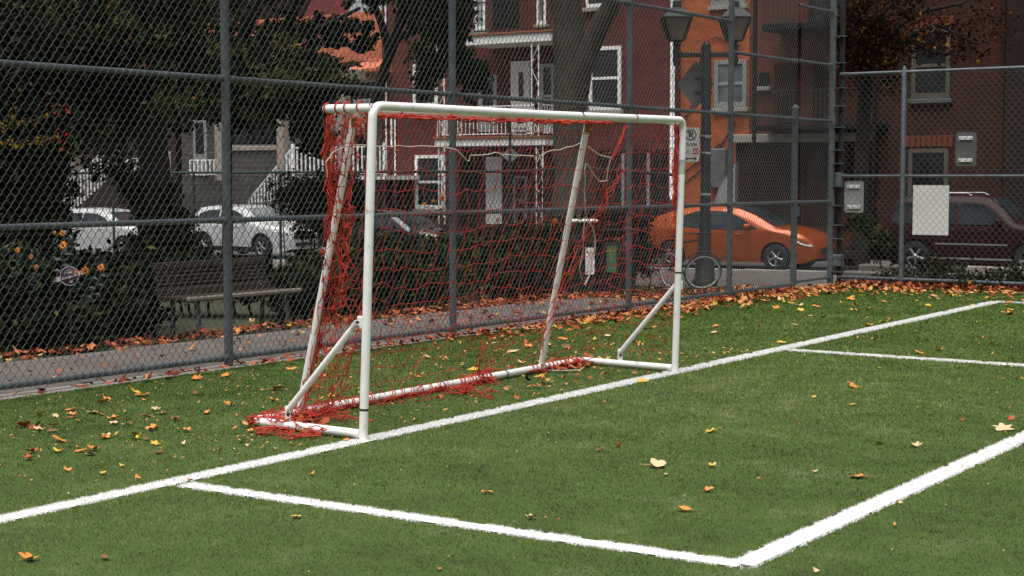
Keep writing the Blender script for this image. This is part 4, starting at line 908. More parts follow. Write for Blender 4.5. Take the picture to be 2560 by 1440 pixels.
# bare branches with a few yellow leaves at the upper right
rb0 = A(2150, 640, 27)
lim = [('trunk', [(rb0.x, rb0.y, T(rb0.x, rb0.y)-.1), A(2152, 500, 27), A(2165, 200, 27), A(2130, 0, 27), A(2110, -300, 27)], [.16, .12, .12, .12, .08])]
for pts in ([(2160, 200), (2190, 90), (2160, 20), (2130, -30)], [(2165, 160), (2230, 80), (2300, 30), (2360, -20)], [(2200, 110), (2290, 100), (2380, 60), (2450, 50)], [(2230, 80), (2330, 130), (2420, 140), (2470, 170)], [(2260, 95), (2340, 60), (2440, 110), (2520, 90)], [(2170, 100), (2120, 60), (2080, -20)], [(2300, 30), (2400, 10), (2480, -30)], [(2180, 60), (2250, -10), (2330, -60)]):
    P_ = [A(x, y, 26.5) for x, y in pts]; lim.append(('limb', P_, [.04, .025, .014, .005][:len(P_)] if len(P_) == 4 else [.04, .022, .006]))
bt = tree('bare dark branches with a few rust and yellow leaves at the upper right', (rb0.x, rb0.y), lim, [at_blob(px, py, D_, rx, rx, rz, n) for px, py, D_, rx, rz, n in ((2140, 90, 26.5, .42, .7, 1700), (2210, 150, 26.5, .45, .5, 1300), (2290, 70, 26.5, .8, .45, 900), (2410, 80, 26.4, .8, .45, 620), (2200, 20, 26.5, .7, .4, 900), (2330, -300, 25, 2.2, .9, 2600), (2130, -320, 25, 2.0, .9, 2600), (2560, -330, 25, 2.2, .9, 2600))], .075, 'leafrust', 75, spread=.3)
g = np.random.default_rng(4); P = np.array([A(x, y, 26.2)+Vector(g.normal(0, .03, 3)) for x, y in [(2263, 85), (2320, 118), (2337, 112), (2370, 112), (2205, 160), (2235, 150), (2368, 58), (2450, 152), (2215, 158), (2160, 70), (2296, 105), (2210, 155)] for _ in range(4)])
V, F, tt = leaf_cloud(P, .07, np.ones(len(P)), .4, 5, .6); world_child(mesh_obj('yellow_leaves', mesh_np('yellow_leaves', V, F, tt), M['leafyellow'], bt), bt)
# street tree added out of view, its crown put there to shade the houses
tx, ty = -5.6, 35.6
tree('added tall street tree out of view, shading the brown house', (tx, ty), [('trunk', [(tx, ty, T(tx, ty)-.1), (tx, ty, 3), (tx-.2, ty, 6.5), (tx-.3, ty+.2, 11)], [.26, .2, .18, .08]), ('limb', [(tx-.1, ty, 5.5), (tx-2, ty+.6, 8), (tx-5, ty+1, 9.8)], [.13, .09, .03]), ('limb', [(tx-.2, ty, 6.5), (tx-1, ty-2, 9), (tx-2, ty-4, 11)], [.1, .07, .03])],
     [(tx+dx, ty+dy, z, 2.7, 2.7, 1.5, 2600) for dx, dy, z in ((0, 0, 11.5), (-3.2, .8, 10.8), (-6.2, .6, 10.6), (-8.8, 1.2, 10.9), (2.6, .6, 11), (-2, -3, 11.8), (-5, -3.2, 12), (-8, -3, 12.4), (-4.5, 3.6, 12.5), (-1, 3.4, 12.6), (-8, 3.6, 12.6))], .13, 'leafolive', 81)
# timber edging and a low retaining step behind the corner of the fences
tag(MB().box((-9.72, 24.0, T(-9.6, 24)+.35), (1.2, .12, .14), bev=.01).box((-9.72, 24.02, T(-9.6, 24)+.60), (1.2, .10, .14), bev=.01).box((-10.1, 24.1, T(-9.6, 24)+.3), (.14, .1, .9), bev=.01).box((-9.3, 24.1, T(-9.6, 24)+.3), (.14, .1, .9), bev=.01).build('timber_barrier', 'benchwood'), 'low dark timber barrier behind the corner of the fences', 'barrier')
tag(MB().box((-8.55, 21.6, -.0), (1.1, .24, .2), bev=.02).build('stone_edging', 'pave'), 'low stone edging block just behind the end fence', 'kerb stone')
tag(MB().box((-8.75, 22.9, .02), (1.3, .26, .22), bev=.02).build('stone_edging', 'pave'), 'second low stone edging block, further behind the end fence', 'kerb stone')

# ================================================================== HOUSES ACROSS THE STREET (facades parallel to the end fence)
HB = 43.0
def X(px, b=HB): return onB(px, 441, b).x
def Zb(px, py, b=HB): return onB(px, py, b).z
def house(name, label, px0, px1, m, ztop=12., b=HB, depth=9., below=-1.6, z0=None):
    x0, x1 = X(px0, b), X(px1, b); t = thing(name, ((x0+x1)/2, b+depth/2, T((x0+x1)/2, b)), label, 'house')
    zb = below if z0 is None else z0
    MB().box(((x0+x1)/2, b+depth/2, (ztop+zb)/2), (x1-x0, depth, ztop-zb)).build('wall', m, t, rel=True)
    MB().box(((x0+x1)/2, b+depth/2-.1, ztop+.15), (x1-x0+.02, depth+.5, .3), bev=.05).build('cornice', 'lintel', t, rel=True); return t
def rect(px0, px1, py0, py1, b): return X(px0, b), X(px1, b), Zb(px0, py1, b), Zb(px0, py0, b)
def window(h, px0, px1, py0, py1, b=HB, fm='whitepaint', pm='pane', sash=True, fw=.085, sill='lintel', vert=False, pmid=.5):
    x0, x1, z0, z1 = rect(px0, px1, py0, py1, b); y = b-.03
    o = MB().box(((x0+x1)/2, b-.012, (z0+z1)/2), (x1-x0-.02, .03, z1-z0-.02)).build('window', pm, h, rel=True)
    q = MB()
    for xx in (x0+fw/2, x1-fw/2): q.box((xx, y-.01, (z0+z1)/2), (fw, .08, z1-z0), bev=.008)
    for zz, hh in ((z0+fw*.6, fw*1.2), (z1-fw/2, fw)): q.box(((x0+x1)/2, y-.008, zz), (x1-x0-2*fw, .076, hh), bev=.006)
    if sash: q.box(((x0+x1)/2, y+.0, z0+(z1-z0)*pmid), (x1-x0-2*fw, .06, fw*.75), bev=.006)
    if vert: q.box(((x0+x1)/2, y+.002, (z0+z1)/2), (fw*.6, .05, z1-z0-2*fw))
    q.build('frame', fm, o, rel=True)
    if sill: MB().box(((x0+x1)/2, b-.07, z0-.07), (x1-x0+.16, .16, .12), bev=.01).build('sill', sill, o, rel=True)
    return o
def door(h, px0, px1, py0, py1, b=HB, m='whitepaint', glaze=None, panels=True):
    x0, x1, z0, z1 = rect(px0, px1, py0, py1, b); y = b-.025
    o = MB().box(((x0+x1)/2, y, (z0+z1)/2), (x1-x0, .05, z1-z0), bev=.008).build('door', m, h, rel=True)
    if glaze:
        gx0, gx1, gz0, gz1 = [(x0+(x1-x0)*f) for f in glaze[:2]]+[(z0+(z1-z0)*f) for f in glaze[2:]]
        MB().box(((gx0+gx1)/2, y-.03, (gz0+gz1)/2), (gx1-gx0, .02, gz1-gz0)).build('pane', 'pane', o, rel=True)
    for f0, f1 in ((.12, .44), (.56, .88)) if panels else ():
        for g0, g1 in ((.06, .30), (.78, .95)):
            MB().box((x0+(x1-x0)*(f0+f1)/2, y-.03, z0+(z1-z0)*(g0+g1)/2), ((x1-x0)*(f1-f0), .016, (z1-z0)*(g1-g0)), bev=.006).build('panel', m, o, rel=True)
    MB().lathe([(0, -.07), (.03, -.06), (.03, -.04), (.012, -.025)], (x0+(x1-x0)*.9, y, z0+(z1-z0)*.46), 'y', 10).build('handle', 'chrome', o, rel=True); return o
def scroll_column(h, px, py0, py1, b, w=.30, m='whitepaint', name='column'):
    """wrought iron column: two bars with scrolls between"""
    x0 = X(px, b); z1, z0 = Zb(px, py0, b), Zb(px, py1, b); q = MB()
    for dx in (0, w): q.box((x0+dx, b, (z0+z1)/2), (.032, .032, z1-z0))
    n = max(2, int((z1-z0)/.62))
    for i in range(n):
        za = z0+(z1-z0)*i/n; hh = (z1-z0)/n; s = (-1)**i
        P = []
        for t in np.linspace(0, 1, 22):
            if t < .35: a = t/.35*4.2; r = .028+.045*t/.35; P.append((x0+w*.5+s*(w*.22-r*math.cos(a)), b, za+hh*.22+r*math.sin(a)*1.3))
            else: u = (t-.35)/.65; P.append((x0+w*.5+s*(w*.35*math.cos(u*PI)), b, za+hh*(.28+.6*u)))
        q.tube(P, .009, 5)
    return q.build(name, m, h, rel=True)
def railing(parent, xa, xb, b, z0, z1, m, step=.13, r=.011, ends=True, name='railing', scroll=False):
    q = MB()
    for z in (z0+.06, z1): q.box(((xa+xb)/2, b, z), (abs(xb-xa), .035, .035))
    n = int(abs(xb-xa)/step)
    for i in range(n+1): q.box((xa+(xb-xa)*i/n, b, (z0+z1)/2+.03), (r*1.7, r*1.7, z1-z0-.09))
    if scroll:
        for i in range(n):
            if i % 5 == 2:
                xc = xa+(xb-xa)*(i+.5)/n; q.tube([(xc+.09*math.cos(t)*(1-t/9), b-.012, (z0+z1)/2+.12*math.sin(t)) for t in np.linspace(0, 6, 16)], .008, 4)
    return q.build(name, m, parent, rel=True)
def downpipe(h, px, py0, py1, b, r=.045, m='whitepaint'):
    x = X(px, b-.06); z1, z0 = Zb(px, py0, b), Zb(px, py1, b); q = MB().tube([(x, b-.06, z1), (x, b-.06, z0+.12), (x+.08, b-.14, z0)], r, 8)
    for z in np.arange(z0+.5, z1, 1.1): q.tube([(x, b-.06, z-.02), (x, b-.06, z+.02)], r+.012, 8)
    return q.build('downpipe', m, h, rel=True)
# ---- dark red brick house with white balconies
RH = house('brick_house', 'dark red brick house with white balconies and white framed windows', 957, 1688, 'redbrick')
BB = 41.5
for py0, py1, pxa, pxb, up in ((86, 108, 1165, 1376, 'top'), (346, 364, 1086, 1362, 'low')):
    x0, x1 = X(pxa, BB), X(pxb, BB); z1, z0 = Zb(1270, py0, BB), Zb(1270, py1, BB)
    bal = MB().box(((x0+x1)/2, (BB+HB)/2, (z0+z1)/2), (x1-x0, HB-BB, z1-z0), bev=.01).build('balcony', 'whitepaint', RH, rel=True)
    MB().box(((x0+x1)/2, (BB+HB)/2-.03, z1+.035), (x1-x0+.08, HB-BB+.06, .07), bev=.01).build('deck', 'coralbrick' if False else 'rust', bal, rel=True)
    if up == 'top':
        railing(bal, x0+.02, x1-.03, BB+.04, z1+.09, z1+1.05, 'blacksteel', .14)
    else:
        railing(bal, x0+.3, x1-.42, BB+.04, z1+.09, z1+1.02, 'whitepaint', .15, scroll=True)
        for xx in (x0+.06, x1-.06):
            q = MB()
            for zz in (z1+.15, z1+1.02): q.box((xx, (BB+HB)/2, zz), (.035, HB-BB, .035))
            for k_3 in range(10): q.box((xx, BB+.08+(HB-BB-.1)*k_3/10, z1+.58), (.018, .018, .86))
            q.build('railing', 'whitepaint', bal, rel=True)
scroll_column(RH, 1329, 108, 345, BB+.06, .26); scroll_column(RH, 1094, 112, 345, BB+.06, .28)
scroll_column(RH, 1341, 364, 560, BB+.06, .24); scroll_column(RH, 1097, 364, 560, BB+.06, .24)
# flat dark recess behind the first-floor balcony
window(RH, 1474, 1553, 119, 276, fw=.11); window(RH, 1466, 1530, -130, 20); window(RH, 1040, 1112, 388, 522, fw=.11); window(RH, 1036, 1096, 150, 268, fw=.10)
door(RH, 1278, 1326, 154, 330, glaze=(.44, .68, .50, .84)); door(RH, 1198, 1244, 190, 330, m='greypaint', glaze=(.25, .8, .45, .93))
window(RH, 1353, 1388, 160, 322, fw=.12, fm='signpale'); door(RH, 1216, 1256, 392, 560, m='whitepaint', panels=True); door(RH, 1150, 1190, 400, 560, m='garage'); window(RH, 1286, 1320, 440, 560, fm='signpale')
window(RH, 1188, 1216, -60, 76, fm='whitepaint', pm='signpale', sash=False); window(RH, 1344, 1367, -70, 62, fm='whitepaint', pm='curtain', sash=False)
door(RH, 1232, 1296, -70, 70, m='darkpaint')
downpipe(RH, 1677, -60, 500, HB); downpipe(RH, 1683, 105, 500, HB, .03); downpipe(RH, 966, -40, 520, HB, .03); downpipe(RH, 979, 285, 368, HB, .035); downpipe(RH, 988, 285, 520, HB, .03)
x0, x1, z0, z1 = rect(1492, 1668, 376, 560, HB); MB().box(((x0+x1)/2, HB-.02, (z0+z1)/2), (x1-x0, .05, z1-z0)).build('garage_front', 'darkpaint', RH, rel=True)  # flat dark panel standing in for the darkness of an open bay
MB().box((x0+1.0, HB-.06, (z0+z1)/2+.2), (.10, .05, z1-z0-.6)).box((x0+1.9, HB-.06, (z0+z1)/2+.2), (.10, .05, z1-z0-.6)).build('mullion', 'greypaint', RH, rel=True)
# ---- orange brick house
OH = house('brick_house', 'bright orange brick house with a garage under a pale lintel', 1690, 1870, 'orangebrick', b=HB+.3)
ob = HB+.3
x0, x1 = X(1870, ob), X(2200, ob); MB().box(((x0+x1)/2, ob+4.5, 5.2), (x1-x0, 8.98, 13.59)).build('shaded_wall', 'shadedbrick', OH, rel=True)  # darker brick paints in the shade of balcony and tree on this stretch
window(OH, 1786, 1866, 152, 270, ob, fm='greypaint', pm='curtain', fw=.13, vert=True); window(OH, 1776, 1862, -120, 16, ob, fm='greypaint', fw=.12)
x0, x1, z0, z1 = rect(1838, 2188, 337, 358, ob); MB().box(((x0+x1)/2, ob-.16, (z0+z1)/2), (x1-x0, .32, z1-z0), bev=.02).build('lintel', 'lintel', OH, rel=True)
x0, x1, z0, z1 = rect(1842, 2004, 358, 560, ob); gd = MB().box(((x0+x1)/2, ob-.03, (z0+z1)/2), (x1-x0, .06, z1-z0)).build('garage_front', 'garage', OH, rel=True)
q = MB()
for i in range(5): q.box(((x0+x1)/2, ob-.07, z0+(z1-z0)*(i+.5)/5), (x1-x0-.2, .03, (z1-z0)/5-.09), bev=.02)
q.build('panel', 'garage', gd, rel=True)
x0, x1, z0, z1 = rect(2010, 2190, 358, 560, ob); MB().box(((x0+x1)/2, ob-.02, (z0+z1)/2), (x1-x0, .05, z1-z0)).build('garage_front', 'garage', OH, rel=True)
MB().box((x0+1.25, ob-.08, (z0+z1)/2), (.32, .08, z1-z0)).build('pier', 'brownbrick', OH, rel=True)
door(OH, 1934, 1990, 160, 306, ob, m='garage'); window(OH, 1898, 1920, 182, 216, ob, fm='darkpaint', sash=False)
door(OH, 2030, 2076, 160, 306, ob, m='garage'); window(OH, 2020, 2076, -40, 60, ob, fm='darkpaint')
x0, x1 = X(1880, ob-1.3), X(2186, ob-1.3); zd = Zb(1960, 318, ob-1.3)
bal = MB().box(((x0+x1)/2, ob-.65, zd), (x1-x0, 1.3, .16), bev=.02).build('balcony', 'darkpaint', OH, rel=True); railing(bal, x0+.05, x1-.05, ob-1.25, zd+.1, zd+1.05, 'blacksteel', .13)
x0, x1 = X(1900, ob-1.3), X(2186, ob-1.3); zd = Zb(1960, 66, ob-1.3)
bal = MB().box(((x0+x1)/2, ob-.65, zd), (x1-x0, 1.3, .2), bev=.02).build('balcony', 'darkpaint', OH, rel=True); railing(bal, x0+.05, x1-.05, ob-1.25, zd+.1, zd+1.05, 'blacksteel', .13)
for px in (1884, 2100, 2184): q = MB().box((X(px, ob-1.25), ob-1.25, 2.5), (.09, .09, 11)); q.build('column', 'darkpaint', OH, rel=True)
q = MB(); g = np.random.default_rng(77)
for pl in ([(1690, 330), (1740, 250), (1756, 110), (1790, 92), (1850, 112)], [(1700, 470), (1780, 400), (1838, 305)], [(1640, 500), (1700, 440), (1800, 360)]): q.tube([onB(x, y, ob-.05) for x, y in pl], .022, 5)
q.build('cable', 'black', OH, rel=True)
x0, x1, z0, z1 = rect(1778, 1828, 372, 470, ob); MB().box(((x0+x1)/2, ob-.2, (z0+z1)/2), (x1-x0, .4, z1-z0), bev=.03).build('meter_box', 'signback', OH, rel=True)
MB().prism([(X(1770, ob-1.0), Zb(1770, 560, ob-1)), (X(1840, ob-1.0), Zb(1840, 560, ob-1)), (X(1840, ob-1.0), Zb(1840, 405, ob-1)), (X(1800, ob-1.0), Zb(1800, 470, ob-1))], ob-1.05, ob-.85).build('stair_side', 'greypaint', OH, rel=True)
# ---- brown brick house
BH = house('brick_house', 'brown brick house at the right with grey stone window sills', 2200, 2506, 'brownbrick', b=HB)
window(BH, 2276, 2372, 74, 248, fm='beigedark', sill='signback', fw=.12, pmid=.47); window(BH, 2272, 2372, 372, 560, fm='beigedark', sill='signback', fw=.12)
x0, x1, z0, z1 = rect(2262, 2382, 340, 368, HB); q = MB()
for i in range(9): q.box((x0+(x1-x0)*(i+.5)/9, HB-.03, (z0+z1)/2), ((x1-x0)/9-.02, .06, z1-z0), bev=.01)
q.build('brick_arch', 'archbrick', BH, rel=True)
x0, x1, z0, z1 = rect(2270, 2378, 46, 72, HB); q = MB()
for i in range(9): q.box((x0+(x1-x0)*(i+.5)/9, HB-.03, (z0+z1)/2), ((x1-x0)/9-.02, .06, z1-z0), bev=.01)
q.build('brick_arch', 'archbrick', BH, rel=True)
window(BH, 2410, 2480, 380, 560, fm='beige') if False else None
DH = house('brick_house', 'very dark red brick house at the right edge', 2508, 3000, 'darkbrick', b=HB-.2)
for a_, b_2 in ((2620, 2700), (2780, 2860)): window(DH, a_, b_2, 74, 248, HB-.2)
# ---- grey stone house with a beige porch, coral brick upper floor
GH = house('stone_house', 'grey stone house with a beige porch, white railings and a coral brick upper floor', 455, 955, 'greystone', ztop=Zb(700, 200), b=HB)
x0, x1 = X(430), X(955); zs, ze = Zb(700, 200)+.31, Zb(700, 44)
MB().box(((x0+x1)/2, HB+1.0, (zs+ze)/2), (x1-x0, 1.8, ze-zs)).build('upper_wall', 'coralbrick', GH, rel=True)
x2, x3 = X(758), X(848); MB().prism([(x2, ze), (x3, ze), ((x2+x3)/2+.2, ze+1.5)], HB+.1, HB+.6).build('gable', 'maroonroof', GH, rel=True)
MB().box(((x0+x1)/2, HB+4.4, Zb(700, 175)), (x1-x0+.1, 9.2, .3), bev=.03).build('eave', 'garage', GH, rel=True)
x2, x3, z0, z1 = rect(876, 940, 146, 180, HB-.9); MB().prism([(HB, z1), (HB, z0), (HB-.9, z0), (HB-.9, z0+.1)], x2, x3, 'yz').build('awning', 'coralbrick', GH, rel=True)
PB = 41.2
for px in (554, 709, 860): x = X(px, PB); MB().box((x, PB, Zb(px, 330, PB)), (.34, .34, Zb(px, 200, PB)-Zb(px, 445, PB)), bev=.02).build('column', 'beige', GH, rel=True)
x0, x1 = X(545, PB), X(870, PB); MB().box(((x0+x1)/2, (PB+HB)/2, Zb(640, 195, PB)), (x1-x0, HB-PB, .35), bev=.03).build('porch_roof', 'beige', GH, rel=True)
x0, x1 = X(562, PB), X(701, PB); z = Zb(640, 371, PB); MB().box(((x0+x1)/2, PB, z), (x1-x0, .2, .16), bev=.02).build('beam', 'beige', GH, rel=True)
MB().box(((x0+x1)/2, PB+.06, (z-.08+Zb(640, 560, PB))/2), (x1-x0-.04, .16, z-.1-Zb(640, 560, PB))).build('parapet', 'greystone', GH, rel=True)
# stair and deck with white railings
x0, x1 = X(733, PB-.1), X(962, PB-.1); zf = Zb(800, 438, PB-.1); zt = Zb(800, 368, PB-.1)
dk = MB().box(((x0+x1)/2, (PB+HB)/2, zf-.08), (x1-x0, HB-PB+.1, .14)).build('porch_deck', 'whitepaint', GH, rel=True)
MB().box(((x0+x1)/2, PB+.05, (zf-.16-1.6)/2), (x1-x0-.1, .1, zf-.16+1.6)).build('deck_skirt', 'darkpaint', dk, rel=True)
railing(dk, x0, x1, PB-.1, zf, zt, 'whitepaint', .19, .024)
for xx in (x0, x1): MB().box((xx, PB-.1, (zf+zt)/2), (.1, .1, zt-zf+.25)).build('newel', 'whitepaint', dk, rel=True)
xs0, zs0, xs1, zs1 = X(733, PB-.1), zt, X(622, PB-.1), Zb(622, 500, PB-.1); hgt = zt-zf+.05; q = MB()
q.tube([(xs0, PB-.1, zs0), (xs1, PB-.1, zs1)], .035, 6).tube([(xs0, PB-.1, zs0-hgt), (xs1, PB-.1, zs1-hgt)], .03, 6)
for i in range(15): f = i/14; x = xs0+(xs1-xs0)*f; z = zs0+(zs1-zs0)*f; q.box((x, PB-.1, z-hgt/2), (.05, .04, hgt))
st = q.build('stair_rail', 'whitepaint', GH, rel=True)
q = MB()
for i in range(7): f = (i+.5)/7; x = xs0+(xs1-xs0)*f; z = zs0-hgt+(zs1-zs0)*f; q.box((x, PB+.55, z/2-.8), (abs(xs1-xs0)/7, 1.2, z+1.6))
q.build('steps', 'concrete', GH, rel=True)
window(GH, 826, 872, 283, 327, sash=False, pm='poster'); window(GH, 892, 918, 283, 327, sash=False, pm='poster'); window(GH, 888, 946, 248, 262, sash=False, pm='poster', sill=None)
door(GH, 880, 918, 335, 440, m='darkpaint'); window(GH, 582, 690, 240, 362, fm='darkpaint', vert=True); door(GH, 486, 520, 300, 440, m='greypaint', glaze=(.2, .8, .4, .95)); window(GH, 730, 790, 260, 350, fm='greypaint')
for pxa, pxb in ((476, 546),): railing(GH, X(pxa, PB), X(pxb, PB), PB, Zb(510, 440, PB), Zb(510, 400, PB), 'whitepaint', .2, .03)
# ---- beige house at the far left
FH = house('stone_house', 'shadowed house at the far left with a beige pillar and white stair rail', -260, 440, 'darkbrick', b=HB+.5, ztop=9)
x = X(186, 41.5); MB().box((x, 41.5, Zb(186, 390, 41.5)), (.42, .42, 2.6), bev=.02).build('column', 'beige', FH, rel=True)
xs0, zs0, xs1, zs1 = X(262, 41.3), Zb(262, 376, 41.3), X(160, 41.3), Zb(160, 470, 41.3); q = MB()
q.tube([(xs0, 41.3, zs0), (xs1, 41.3, zs1)], .04, 6)
for i in range(13): f = i/12; x = xs0+(xs1-xs0)*f; z = zs0+(zs1-zs0)*f; q.box((x, 41.3, z-.6), (.055, .05, 1.2))
q.build('stair_rail', 'whitepaint', FH, rel=True)
railing(FH, X(262, 41.3), X(320, 41.3), 41.3, Zb(262, 440, 41.3), Zb(262, 376, 41.3), 'whitepaint', .2, .026)
for a_, b_2, c_, d_ in ((316, 368, 400, 428), (322, 350, 396, 403)): window(FH, a_, b_2, c_, d_, HB+.5, sash=False, pm='signpale', sill=None)
window(FH, 404, 428, 380, 430, HB+.5, fm='whitepaint', sash=False)

# ================================================================== CARS
def car(name, label, loc, rz, L, W, top, belt, wheels, wr, paint, side_win, ws, rw_, ground=.19, bottom=None, cat='car', head=None, tail=None, strips=(), cladding=None, rack=False, handles=(), seams=(), mirror=None, glass='carglass', wsglass='carglass', grille=None):
    t = thing(name, loc, label, cat, rz=rz); Hh = max(z for _, z in top)
    tx = [p[0] for p in top]; tz = [p[1] for p in top]
    bt_ = bottom or [(0, ground+.16), (.25, ground), (L-.3, ground), (L, ground+.12)]
    ztop = lambda x: float(np.interp(x, tx, tz)); ra = wr+.06
    def zbot(x):
        z = float(np.interp(x, [p[0] for p in bt_], [p[1] for p in bt_]))
        for wx in wheels:
            if abs(x-wx) < ra: z = max(z, wr+math.sqrt(ra*ra-(x-wx)**2))
        return z
    zb = belt
    def hw(x, z):
        f = 1-.34*max(0, (x-(L-1.0))/1.0)**2.4-.20*max(0, (.7-x)/.7)**2.2; zt = ztop(x)
        if z > zb: f *= 1-.27*(z-zb)/max(.2, Hh-zb)
        else: f *= 1-.045*((zb-.12-z)/.6)**2
        if zt-z < .14: f *= 1-.10*(1-(zt-z)/.14)**2
        return W/2*f
    xs_ = sorted(set([round(v, 3) for v in np.linspace(0, L, 76)]+[round(wx+s*ra*c, 3) for wx in wheels for s in (-1, 1) for c in (1.0, .97, .85)]))
    NR = 16; body = MB(); nx = len(xs_); vs = []; yz = []
    for x in xs_:
        a, b = zbot(x), ztop(x); b = max(b, a+.02); yz.append([(hw(x, a+(b-a)*j/NR), a+(b-a)*j/NR) for j in range(NR+1)])
    for s in (1, -1): vs += [(x-L/2, s*y, z) for x, row in zip(xs_, yz) for y, z in row]
    n1 = NR+1; fs = []
    for s in range(2):
        o = s*nx*n1
        for i in range(nx-1):
            for j in range(NR): f = (o+i*n1+j, o+(i+1)*n1+j, o+(i+1)*n1+j+1, o+i*n1+j+1); fs.append(f if s == 0 else f[::-1])
    for i in (0, nx-1):
        for j in range(NR): fs.append((i*n1+j, i*n1+j+1, nx*n1+i*n1+j+1, nx*n1+i*n1+j))
    body.add(vs, fs, True)
    crown_ = lambda x, f: .035*(1-f*f)
    v2 = []; f2 = []; K = 10
    for x, row in zip(xs_, yz):
        for k in range(K+1): f = 1-2*k/K; v2.append((x-L/2, row[-1][0]*f, row[-1][1]+crown_(x, f)))
    for i in range(nx-1):
        for k in range(K): f2.append((i*(K+1)+k, (i+1)*(K+1)+k, (i+1)*(K+1)+k+1, i*(K+1)+k+1))
    body.add(v2, f2, True); bo = body.build('body', paint, t)
    ub = MB(); vb = [(x-L/2, s*row[0][0]*.99, row[0][1]+.006) for x, row in zip(xs_, yz) for s in (1, -1)]; ub.add(vb, [(2*i, 2*i+1, 2*i+3, 2*i+2) for i in range(nx-1)]); ub.box((0, 0, ground+.06), (L*.8, W*.62, .12)); ub.build('underbody', 'trim', t)
    def side_poly(poly, s, off, nm, m, parent):
        P = []
        for (xa, za), (xb, zb_) in zip(poly, poly[1:]+poly[:1]):
            for k in range(4): P.append((xa+(xb-xa)*k/4, za+(zb_-za)*k/4))
        return MB().add([(x-L/2, s*(hw(x, z)+off), z) for x, z in P], [tuple(range(len(P)))]).build(nm, m, parent)
    for s in (-1, 1):
        for poly in side_win: side_poly(poly, s, .018, 'window', glass, t)
        if cladding:
            for wx in wheels:
                P = [(wx+(ra+.05)*math.cos(a), wr+(ra+.05)*math.sin(a)) for a in np.linspace(-.25, PI+.25, 15)]; Q = [(wx+(ra-.005)*math.cos(a), wr+(ra-.005)*math.sin(a)) for a in np.linspace(-.25, PI+.25, 15)]
                q = MB().add([(x-L/2, s*(hw(x, max(z, ground))+.012), z) for x, z in P+Q], [(i, i+1, 15+i+1, 15+i) for i in range(14)]); q.build('arch_trim', cladding, t)
            side_poly([(wheels[0]+ra, ground+.01), (wheels[1]-ra, ground+.01), (wheels[1]-ra, ground+.17), (wheels[0]+ra, ground+.17)], s, .010, 'sill_trim', cladding, t)
        for poly, nm, m in strips: side_poly(poly, s, .016, nm, m, t)
        if head: side_poly(head, s, .012, 'headlight', 'lampclear', t)
        if tail: side_poly(tail, s, .012, 'tail_light', 'lampred', t)
        for hx, hz in handles: MB().box((hx-L/2, s*(hw(hx, hz)+.014), hz), (.17, .03, .028), bev=.01).build('door_handle', paint, t)
        q = MB()
        for pl in seams: q.tube([(x-L/2, s*(hw(x, z)+.001), z) for x, z in pl], .006, 4)
        if seams: q.build('door_seam', 'trim', t)
        if mirror: q = MB().box((mirror[0]-L/2, s*(hw(*mirror)+.10), mirror[1]+.05), (.12, .20, .13), bev=.035); q.box((mirror[0]-L/2+.02, s*(hw(*mirror)+.02), mirror[1]), (.05, .1, .03)); q.build('mirror', paint, t)
    for (xa, xb), nm, gm in ((ws, 'windshield', wsglass), (rw_, 'rear_window', glass)):
        vs = []; fs = []; nX, nF = 8, 10
        for i in range(nX+1):
            x = xa+(xb-xa)*i/nX; y = hw(x, ztop(x))
            for k in range(nF+1): f = -.9+1.8*k/nF; vs.append((x-L/2, y*f, ztop(x)+crown_(x, f)+.010))
        for i in range(nX):
            for k in range(nF): fs.append((i*(nF+1)+k, (i+1)*(nF+1)+k, (i+1)*(nF+1)+k+1, i*(nF+1)+k+1))
        MB().add(vs, fs, True).build(nm, gm, t)
    # front face: grille, plate, bumper intake
    zf0, zf1 = zbot(L), ztop(L); wf = hw(L, (zf0+zf1)/2)
    if grille: MB().box((L/2+.005, 0, grille[0]), (.05, wf*1.5, grille[1]), bev=.02).build('grille', 'trim', t)
    MB().box((L/2+.02, 0, zf0+.16), (.05, wf*1.3, .10), bev=.02).build('air_intake', 'trim', t)
    MB().box((-L/2-.012, 0, .62), (.02, .36, .13)).build('number_plate', 'signface', t)
    for wx in wheels:
        for s in (-1, 1):
            c = (wx-L/2, s*(W/2-.115), wr)
            q = MB().lathe([(wr*.62, -.10), (wr*.90, -.105), (wr*.985, -.085), (wr, -.05), (wr, .05), (wr*.985, .085), (wr*.90, .105), (wr*.62, .10), (wr*.62, -.10)], c, 'y', 28)
            o = q.build('wheel', 'tyre', t)
            q = MB().lathe([(wr*.64, s*.088), (wr*.60, s*.095), (wr*.58, s*.05)], c, 'y', 28)
            for k in range(5):
                a = 2*PI*k/5+.3*s; R3 = Matrix.Rotation(-a, 3, 'Y'); cc = Vector(c)+R3 @ Vector((wr*.33, 0, 0))+Vector((0, s*.075, 0)); q.box(cc, (wr*.56, .03, .06), R3, bev=.01)
            q.lathe([(0, s*.10), (.05, s*.095), (.06, s*.07)], c, 'y', 12); q.build('rim', 'rim', o)
            MB().lathe([(0, s*.03), (wr*.6, s*.03)], c, 'y', 20).build('brake_disc', 'tyre', o)
    if rack:
        for s in (-1, 1): MB().tube([(rack[0]-L/2, s*W*.33, Hh+.0), (rack[0]-L/2+.1, s*W*.335, Hh+.06), (rack[1]-L/2-.1, s*W*.335, Hh+.06), (rack[1]-L/2, s*W*.33, Hh)], .018, 6).build('roof_rail', rack[2], t)
    return t
def cloc(px, D_, dz=0): p = atD(px, 600, D_); return (p.x, p.y, T(p.x, p.y)-.20+dz)
